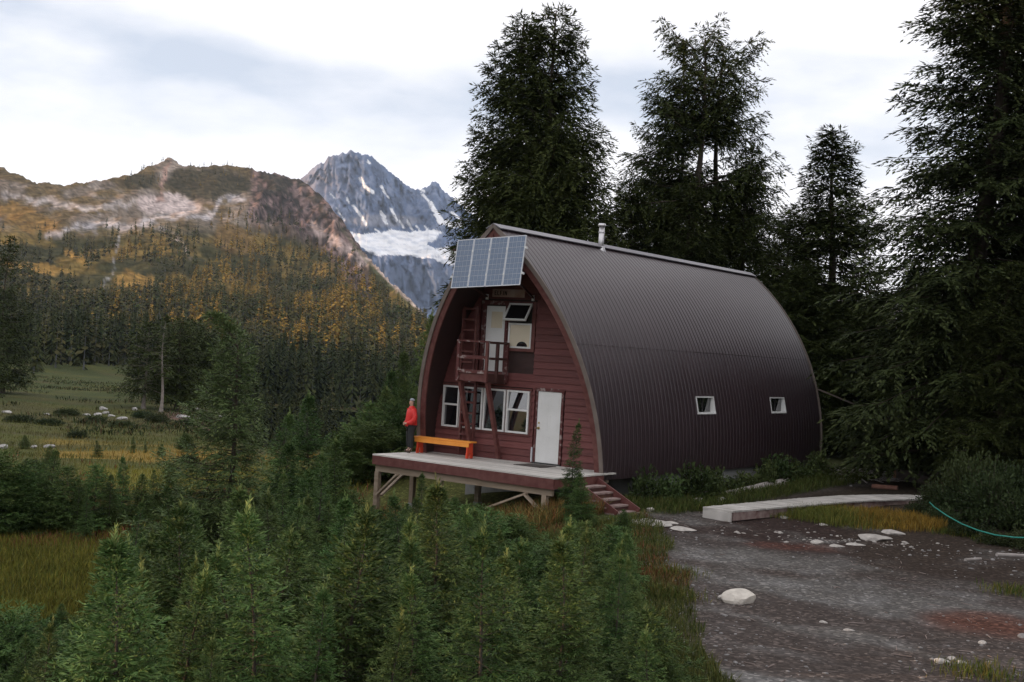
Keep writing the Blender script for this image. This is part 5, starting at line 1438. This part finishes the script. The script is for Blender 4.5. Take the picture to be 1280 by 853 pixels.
# white boulders out on the meadow
for px, py, w, h, lab in ((129, 513, 1.5, .9, 'topmost white boulder of the pile on the meadow'), (133, 518, 1.3, .6, 'white boulder under the topmost one of the meadow pile'), (123, 520, 1.4, .6, 'white boulder at the left foot of the meadow pile'),
                           (139, 521, 1.2, .5, 'white boulder at the right foot of the meadow pile'), (108, 520, 1.3, .5, 'lone white boulder left of the meadow pile'), (154, 525, 1.8, .6, 'flat white boulder right of the meadow pile'),
                           (228, 523, 2.6, .8, 'broad white boulder below the meadow grove'), (250, 525, 2.2, .45, 'flat white boulder below the red bank right of the grove'), (274, 521, 1.8, .7, 'white boulder at the right end of the red bank'),
                           (5, 561, 1.0, .5, 'white boulder on the meadow at the left edge of the picture'), (43, 561, .7, .4, 'small white boulder right of the one at the left edge'), (63, 560, 1.2, .4, 'flat white boulder at the start of the golden meadow'),
                           (8, 517, 1.6, .6, 'white boulder by the left edge spruces'), (58, 519, 1.0, .4, 'small white boulder between the spruces and the meadow pile'), (168, 513, .9, .7, 'upright white boulder left of the meadow grove'), (246, 512, 1.1, .5, 'white boulder on top of the red bank')):
    stone(px, py, w * .62, h * .7, w * .55, lab, 'boulder', i=random.choice((0, 1, 3)), group='white boulders on the meadow', name='boulder', sink=.3)
# loose pebbles over the gravel: nobody could count them
def scatter_stones(name, n, fpos, smin, smax, m, seed):
    g = np.random.default_rng(seed); VV = []; FF = []; off = 0
    B = []
    for me in RMS:
        V = np.empty(len(me.vertices) * 3, np.float32); me.vertices.foreach_get('co', V)
        Fq = np.empty(len(me.polygons) * 3, np.int32); me.polygons.foreach_get('vertices', Fq); B.append((V.reshape(-1, 3), Fq.reshape(-1, 3)))
    x, y = fpos(g, n); z = G(x, y)
    for i in range(len(x)):
        V, Fq = B[g.integers(4)]; s_ = smin * (smax / smin) ** (g.random() ** 2.4); a = g.uniform(0, 6.28); c, q = math.cos(a), math.sin(a)
        P = V * np.array([s_ * g.uniform(.8, 1.4), s_, s_ * g.uniform(.5, .9)])
        VV.append(np.stack([P[:, 0] * c - P[:, 1] * q + x[i], P[:, 0] * q + P[:, 1] * c + y[i], P[:, 2] + z[i] + s_ * .08], -1)); FF.append(Fq + off); off += len(V)
    o = link(name, mesh_np(name, np.concatenate(VV), np.concatenate(FF), m)); return tag(o, kind='stuff')
def pos_gravel(g, n):
    u = g.uniform(1.2, 9.5, n * 3); v = g.uniform(13, 37, n * 3); x, y = uv(u, v); d = path_d(x, y)
    w = (.12 + .88 * np.exp(-((d - .2) / .9) ** 2) + .5 * sm(u / v, .26, .36) * sm(v, 24, 14)) * (d < .9) * ~((y > -1) & (x < 5.2))
    k = g.random(n * 3) < w; return x[k][:n], y[k][:n]
scatter_stones('gravel', 2600, pos_gravel, .010, .05, M['greystone'], 1)
def pos_rubble(g, n):
    c = hit(1042, 676); a, b_o = g.normal(0, 1.5, n), g.normal(0, .55, n); return c[0] + a * R2[0] + b_o * F2[0], c[1] + a * R2[1] + b_o * F2[1]
scatter_stones('rubble', 90, pos_rubble, .025, .09, M['stone'], 2)
def pos_right(g, n):
    c = hit(1240, 700); a, b_o = g.normal(0, 1.6, n), g.normal(0, 1.3, n); return c[0] + a * R2[0] + b_o * F2[0], c[1] + a * R2[1] + b_o * F2[1]
scatter_stones('rubble', 150, pos_right, .018, .07, M['greystone'], 3)
def pos_back(g, n):
    c = hit(1050, 592); a, b_o = g.normal(0, 1.3, n), g.normal(0, 1.6, n); return c[0] + a * R2[0] + b_o * F2[0], c[1] + a * R2[1] + b_o * F2[1]
scatter_stones('rubble', 160, pos_back, .03, .16, M['greystone'], 4)

# ------------------------------------------------------------------ logs, brush wood, hose
def log(pxa, pya, pxb, pyb, r0, r1, label, m='log', lift=.0):
    a = hit(pxa, pya); b_o = hit(pxb, pyb); k = 9; P = [a + (b_o - a) * t for t in np.linspace(0, 1, k)]
    c = (a + b_o) / 2
    e = empty('log', tuple(c)); tag(e, label, 'log', 'logs lying by the trees')
    P = [(p[0], p[1], p[2] + lift + (r0 + (r1 - r0) * i / (k - 1)) * .8) for i, p in enumerate(P)]
    rr = [(r0 + (r1 - r0) * i / (k - 1)) * random.uniform(.93, 1.07) for i in range(k)]
    part(MB().tube(P, rr, 12, False), 'bark', M[m], e, smooth=True)
    for q, r, s_ in ((P[0], rr[0], P[1]), (P[-1], rr[-1], P[-2])):
        d = (Vector(q) - Vector(s_)).normalized() * .015
        part(MB().tube([Vector(q) - d, Vector(q) + d * .2], r * .97, 12), 'cut_end', M['cutwood' if m == 'log' else m], e)
log(1118, 601, 1186, 604, .20, .17, 'thick fallen log with an orange cut end under the dark trees', lift=.05)
log(1142, 602, 1176, 613, .19, .15, 'pale mottled log leaning in front of the orange-ended log')
log(905, 622, 982, 608, .10, .16, 'old mossy log sunk in the turf behind the boardwalk', 'dead')
log(1045, 603, 1072, 601, .07, .06, 'thin grey pole on the dirt behind the boardwalk', 'dead')
log(1090, 611, 1122, 613, .09, .08, 'reddish broken log just behind the far boardwalk', 'redlog')
log(1246, 696, 1290, 697, .05, .04, 'thin bleached stick on the dark soil at the right edge', 'dead')
log(1207, 702, 1226, 700, .04, .03, 'short bleached stick on the dark soil', 'dead')
VV = MB(); c = hit(1066, 597)
for i in range(120):
    a, b_o = random.gauss(0, 1.0), random.gauss(0, .8); q = np.array([c[0] + a * R2[0] + b_o * F2[0], c[1] + a * R2[1] + b_o * F2[1]]); z0 = gz(*q) + random.uniform(.01, .3) * math.exp(-(a * a + b_o * b_o) / 1.2)
    an = random.uniform(0, 6.28); L_ = random.uniform(.2, .9); dx, dy = math.cos(an) * L_ / 2, math.sin(an) * L_ / 2; t_z = random.uniform(-.12, .16)
    VV.bar((q[0] - dx, q[1] - dy, z0 + .02), (q[0] + dx, q[1] + dy, max(z0 + .02 + t_z, gz(q[0] + dx, q[1] + dy))), random.uniform(.012, .035), random.uniform(.012, .03))
tag(VV.build('debris', M['dead']), kind='stuff')
VV = MB()
for i in range(170):
    u = random.uniform(1.6, 9); v = random.uniform(13, 37); x, y = uv(u, v)
    if path_d(x, y) > .3 or (x < 5.4 and y > -1): continue
    an = random.uniform(0, 6.28); L_ = random.uniform(.06, .3); dx, dy = math.cos(an) * L_ / 2, math.sin(an) * L_ / 2; z0 = gz(x, y) + .008
    VV.bar((x - dx, y - dy, z0), (x + dx, y + dy, z0 + random.uniform(0, .02)), .012, .01)
tag(VV.build('debris', M['log']), kind='stuff')
ctrl = [(1162, 628, 36.2), (1168, 634, 35.6), (1184, 645, 34.4), (1202, 655, 33.3), (1222, 663, 32.3), (1244, 669, 31.4), (1268, 672, 30.8), (1300, 673, 30.4), (1335, 672, 30.2)]
tag(MB().tube([tuple(at_v(*q)) for q in ctrl], .017, 8).build('hose', M['rope'], None, True), 'thin teal hose strung in a sagging curve over the right-hand bushes', 'hose')

# ------------------------------------------------------------------ leafy bushes and wall plants
def bush_mesh(seed, n, rx, rz_, leaf, cols, dens=26, upright=.3):
    g = np.random.default_rng(seed); st_ = MB(); V = []; C = []
    for i in range(n):
        a = g.uniform(0, 6.28); el_ = np.arccos(g.uniform(0.0, .95)); rr = (.55 + .45 * g.random())
        tipp = np.array([np.cos(a) * np.sin(el_) * rx, np.sin(a) * np.sin(el_) * rx, np.cos(el_) * rz_ + .05]) * rr
        tipp[2] = max(tipp[2], .08); base = tipp * np.array([.18, .18, 0])
        mid = (base + tipp) / 2 + np.array([0, 0, .12 * rz_])
        if i % 3 == 0: st_.tube([base, mid, tipp], [.012, .008, .003], 4, False)
        t = g.random(dens) ** .6; P = np.where(t[:, None] < .5, base + (mid - base) * (t[:, None] * 2), mid + (tipp - mid) * (t[:, None] * 2 - 1)) + g.normal(0, .07, (dens, 3)) * np.array([1, 1, .8])
        P[:, 2] = np.maximum(P[:, 2], .02)
        D = unit(unit(tipp)[None] * .6 + g.normal(0, .6, (dens, 3)) + np.array([0, 0, upright])); W = unit(np.cross(D, g.normal(0, 1, (dens, 3))))
        l = leaf * g.uniform(.6, 1.3, dens)[:, None]
        V.append(np.stack([P, P + D * l * .5 + W * l * .24, P + D * l, P + D * l * .5 - W * l * .24], 1).reshape(-1, 3))
        k = (g.random() * .6 + g.random(dens) * .4)[:, None]; C.append(np.repeat(np.array(cols[0]) * (1 - k) + np.array(cols[1]) * k, 4, 0))
    V = np.concatenate(V); me = mesh_np('leaves', V, np.arange(len(V)).reshape(-1, 4), M['sapling'], False, np.concatenate(C))
    ms = bpy.data.meshes.new('stem'); ms.from_pydata(st_.v, [], st_.f); ms.materials.append(M['bark'])
    return ms, me
BG = ((0.022, 0.033, 0.012), (0.052, 0.070, 0.028))
BUSH = [bush_mesh(600 + i, 210, 1.0, h, .085, BG) for i, h in enumerate((1.0, .8, 1.2))]
def bush(x, y, r, h, label, group, i=0, name='bush', meshes=None):
    ms, me = (meshes or BUSH)[i]
    e = empty(name, (x, y, gz(x, y) - .03), (0, 0, random.uniform(0, 6.28)), (r, r, h)); tag(e, label, 'bush' if name == 'bush' else 'plant', group)
    link('stem', ms, e); link('leaves', me, e); return e
for px, v, r, h, lab in ((1205, 37.5, 1.1, 1.35, 'tall rounded dark bush behind the teal hose'), (1248, 36.6, 1.2, 1.6, 'largest dark bush at the right edge above the hose'), (1292, 35.5, 1.2, 1.5, 'dark bush cut off by the right edge of the picture'),
                         (1186, 39.6, .9, .9, 'dark bush at the far end of the boardwalk'), (1222, 40.0, 1.2, 1.9, 'dark bush rising behind the rounded one near the logs'), (1270, 39.5, 1.3, 2.1, 'highest dark bush against the great trees'),
                         (1226, 33.8, .75, .5, 'low leafy bush under the middle of the hose'), (1264, 32.6, .75, .45, 'low leafy bush under the right end of the hose'), (1188, 36.0, .6, .55, 'low brownish bush left below the hose'), (1158, 37.6, .6, .45, 'small low bush right of the yellow grass clump'),
                         (1302, 32.0, .8, .5, 'low leafy bush at the frame edge under the hose')):
    b = base_at(px, v); bush(b[0], b[1], r, h, lab, 'dark bushes on the right', random.randrange(3))
for px, py, r, h, lab in ((96, 548, .9, .55, 'low green shrub on the brown strip left of the golden meadow'), (152, 535, 1.2, .8, 'rounded shrub below the white boulder pile'), (118, 530, 1.4, .9, 'dark shrub just left of the white boulder pile foot'), (196, 528, 1.5, 1.0, 'shrub at the left foot of the meadow grove'),
                           (232, 533, 1.2, .7, 'low shrub under the broad white boulder below the grove'), (60, 532, 1.5, .8, 'spreading shrub in the dark scrub of the far meadow'), (24, 528, 1.6, .9, 'shrub near the foot of the left edge spruces'), (266, 548, 1.0, .6, 'shrub at the far right end of the golden meadow'),
                           (84, 520, 1.5, 1.0, 'dark shrub between the lone white boulder and the spruces'), (178, 522, 1.3, .9, 'shrub beside the upright white boulder'), (40, 585, .7, .45, 'small shrub behind the fir row at the far left'), (236, 580, .7, .5, 'small shrub on the yellow grass right of the fir row')):
    P = hit(px, py); bush(P[0], P[1], r, h, lab, 'shrubs on the meadow', random.randrange(3))
WEED = [bush_mesh(620 + i, 60, .55, 1.0, .13, ((0.032, 0.05, 0.016), (0.075, 0.10, 0.036)), 18, .1) for i in range(2)]
for k, y in enumerate((.9, 1.7, 2.6, 3.3, 4.3, 5.1, 6.0, 7.0, 8.1, 9.2, 10.3, 11.2, 12.2, 13.1)):
    x = 3.55 + random.uniform(0, .7)
    bush(x, y, random.uniform(.7, 1.15), random.uniform(.5, 1.25), f'leafy green weed at the foot of the roof, {ORD[k]} from the deck stairs', 'weeds along the foot of the roof', k % 2, 'leafy_weed', WEED)

# ------------------------------------------------------------------ grass and heath: uncountable
def grass(name, n, fpos, h0, h1, w, cols, seed, bend=.5):
    g = np.random.default_rng(seed); x, y = fpos(g, n); n = len(x); z = G(x, y) - .01
    h = g.uniform(h0, h1, n); a = g.uniform(0, 6.28, n); b_ = g.normal(0, bend, n) * h; wv = w * g.uniform(.6, 1.3, n)
    B = np.stack([x, y, z], -1); S = np.stack([np.cos(a), np.sin(a), 0 * a], -1); Bd = np.stack([-np.sin(a), np.cos(a), 0 * a], -1) * b_[:, None]; Z = np.array([0, 0, 1.])
    mid = B + Bd * .35 + Z * (h * .6)[:, None]; tp = B + Bd + Z * (h * .95)[:, None]
    V = np.stack([B, mid + S * wv[:, None] * .5, tp, mid - S * wv[:, None] * .5], 1).reshape(-1, 3)
    C = cols(g, x, y)
    o = link(name, mesh_np(name, V, np.arange(len(V)).reshape(-1, 4), M['grass'], False, np.repeat(C, 4, 0)))
    return tag(o, kind='stuff')
def pick(g, n, *cs):
    k = g.integers(0, len(cs), n); return np.array(cs)[k] * g.uniform(.75, 1.25, (n, 1))
def pos_edge(g, n):
    u = g.uniform(-5, 8, n * 4); v = g.uniform(12, 37, n * 4); x, y = uv(u, v); d = path_d(x, y) + 1.2 * (fbm(x * .5, y * .5, 21, 5) - .5)
    k = (d > -.1) & (d < 9) & (g.random(n * 4) < np.where(d < 3, 1, .35)) & (v / 36 > u * 0 + .2) & ~((y > -4) & (x < 5.2) & (x > -4)); return x[k][:n], y[k][:n]
def col_edge(g, x, y):
    n_ = fbm(x * .7, y * .7, 701, 4); C = pick(g, len(x), (.07, .085, .025), (.055, .07, .022), (.10, .10, .03))
    R_ = pick(g, len(x), (.15, .055, .03), (.13, .08, .03), (.17, .12, .05)); k = (0.7 * sm(n_, .58, .68) > g.random(len(x)))[:, None]
    return np.where(k, R_, C)
grass('grass', 60000, pos_edge, .06, .24, .012, col_edge, 801)
def pos_lower(g, n):
    u = g.uniform(-2.2, 4.2, n * 3); v = g.uniform(12.5, 18.5, n * 3); x, y = uv(u, v); d = path_d(x, y) + 1.0 * (fbm(x * .5, y * .5, 21, 5) - .5)
    k = (d > -.05) & (d < 5.0); return x[k][:n], y[k][:n]
grass('grass', 40000, pos_lower, .06, .26, .009, col_edge, 802)
def pos_deck(g, n):
    x = g.uniform(-4.2, 4.4, n); y = g.uniform(-6.2, -2.2, n); return x, y
def col_deck(g, x, y):
    C = pick(g, len(x), (.20, .105, .035), (.24, .17, .06), (.13, .13, .04), (.09, .11, .035), (.17, .075, .035)); return C
grass('undergrowth', 22000, pos_deck, .15, .6, .014, col_deck, 803, .6)
def pos_turf(g, n):
    x = 3.25 + 2.3 * g.random(n) ** 1.3; y = g.uniform(-.9, 15, n); return x, y
grass('grass', 22000, pos_turf, .06, .34, .016, lambda g, x, y: pick(g, len(x), (.05, .07, .018), (.065, .085, .022), (.09, .09, .03), (.04, .055, .015)), 804)
cg_ = hit(1082, 652)
def pos_clump(g, n):
    a, b_o = g.normal(0, 1.25, n * 2), g.normal(0, .95, n * 2); k = (a / 2.1) ** 2 + (b_o / 2.2) ** 2 < 1; a, b_o = a[k][:n], b_o[k][:n]
    return cg_[0] + a * R2[0] + b_o * F2[0], cg_[1] + a * R2[1] + b_o * F2[1]
def col_clump(g, x, y):
    a = (x - cg_[0]) * R2[0] + (y - cg_[1]) * R2[1]; k = (sm(a + g.normal(0, .5, len(x)), -.7, .3))[:, None]
    return pick(g, len(x), (.085, .105, .024), (.12, .12, .03)) * (1 - k) + pick(g, len(x), (.26, .155, .03), (.22, .14, .03), (.16, .11, .03)) * k
grass('grass', 15000, pos_clump, .10, .36, .014, col_clump, 805)
def pos_tufts(g, n):
    cs = [hit(*q) for q in ((1225, 845), (985, 648), (1268, 742), (840, 720), (838, 748), (1062, 655), (1035, 640), (1190, 668), (1240, 676), (960, 640), (890, 640))]
    i = g.integers(0, len(cs), n); c = np.array(cs)[i]; a, b_o = g.normal(0, .28, n), g.normal(0, .3, n); return c[:, 0] + a * R2[0] + b_o * F2[0], c[:, 1] + a * R2[1] + b_o * F2[1]
grass('grass', 7000, pos_tufts, .05, .22, .012, lambda g, x, y: pick(g, len(x), (.06, .09, .02), (.10, .11, .025), (.13, .11, .03)), 806)
def pos_mead(g, n):
    pa = g.uniform(-.42, -.10, n * 2); v = 38 + 97 * g.random(n * 2) ** 1.4; x, y = uv(pa * v, v); k = path_d(x, y) > 6; return x[k][:n], y[k][:n]
def col_mead(g, x, y):
    b_ = ground_colour(x, y); n_ = fbm(x * .25, y * .25, 711, 4)
    R_ = pick(g, len(x), (.20, .07, .045), (.16, .09, .04)); v0 = to_uv(x, y)[1]; k = (0.4 * sm(n_, .42, .58) * sm(v0, 35, 37) > g.random(len(x)))[:, None]
    G_ = pick(g, len(x), (.13, .125, .022), (.09, .105, .022), (.16, .14, .03))
    v = to_uv(x, y)[1]; q = sm(v, 48, 62)[:, None]
    return np.where(k & (v[:, None] < 62), R_, G_ * (1 - q) + b_ * 1.35 * q)
grass('grass', 30000, pos_mead, .12, .38, .03, col_mead, 807)
def pos_patch(g, n):
    pa = g.uniform(-.41, -.28, n * 2); v = g.uniform(25, 41, n * 2); x, y = uv(pa * v, v); k = path_d(x, y) > 6; return x[k][:n], y[k][:n]
grass('grass', 34000, pos_patch, .10, .34, .013, col_mead, 809)
def pos_heath(g, n):
    pa = g.uniform(-.42, -.16, n * 2); v = 84 + 170 * g.random(n * 2); x, y = uv(pa * v, v); n_ = fbm(x * .13, y * .13, 721, 4); k = (n_ > .57) & (path_d(x, y) > 8); return x[k][:n], y[k][:n]
grass('heath', 12000, pos_heath, .12, .6, .10, lambda g, x, y: pick(g, len(x), (.04, .055, .022), (.05, .06, .026), (.075, .055, .03), (.035, .045, .018)), 808, .9)

# ------------------------------------------------------------------ air
hz = MB().box(-5600, 5600, -5600, 5600, -75, 1250).build('haze', None)
hz.data.materials.clear()
hm = bpy.data.materials.new('haze'); hm.use_nodes = True; t_ = hm.node_tree; t_.nodes.clear()
ho = t_.nodes.new('ShaderNodeOutputMaterial'); pv = t_.nodes.new('ShaderNodeVolumePrincipled')
pv.inputs['Color'].default_value = (0.60, 0.78, 1.0, 1); pv.inputs['Density'].default_value = 4.3e-5; pv.inputs['Anisotropy'].default_value = 0.0
t_.links.new(pv.outputs[0], ho.inputs['Volume'])
hz.data.materials.append(hm); tag(hz, kind='stuff')
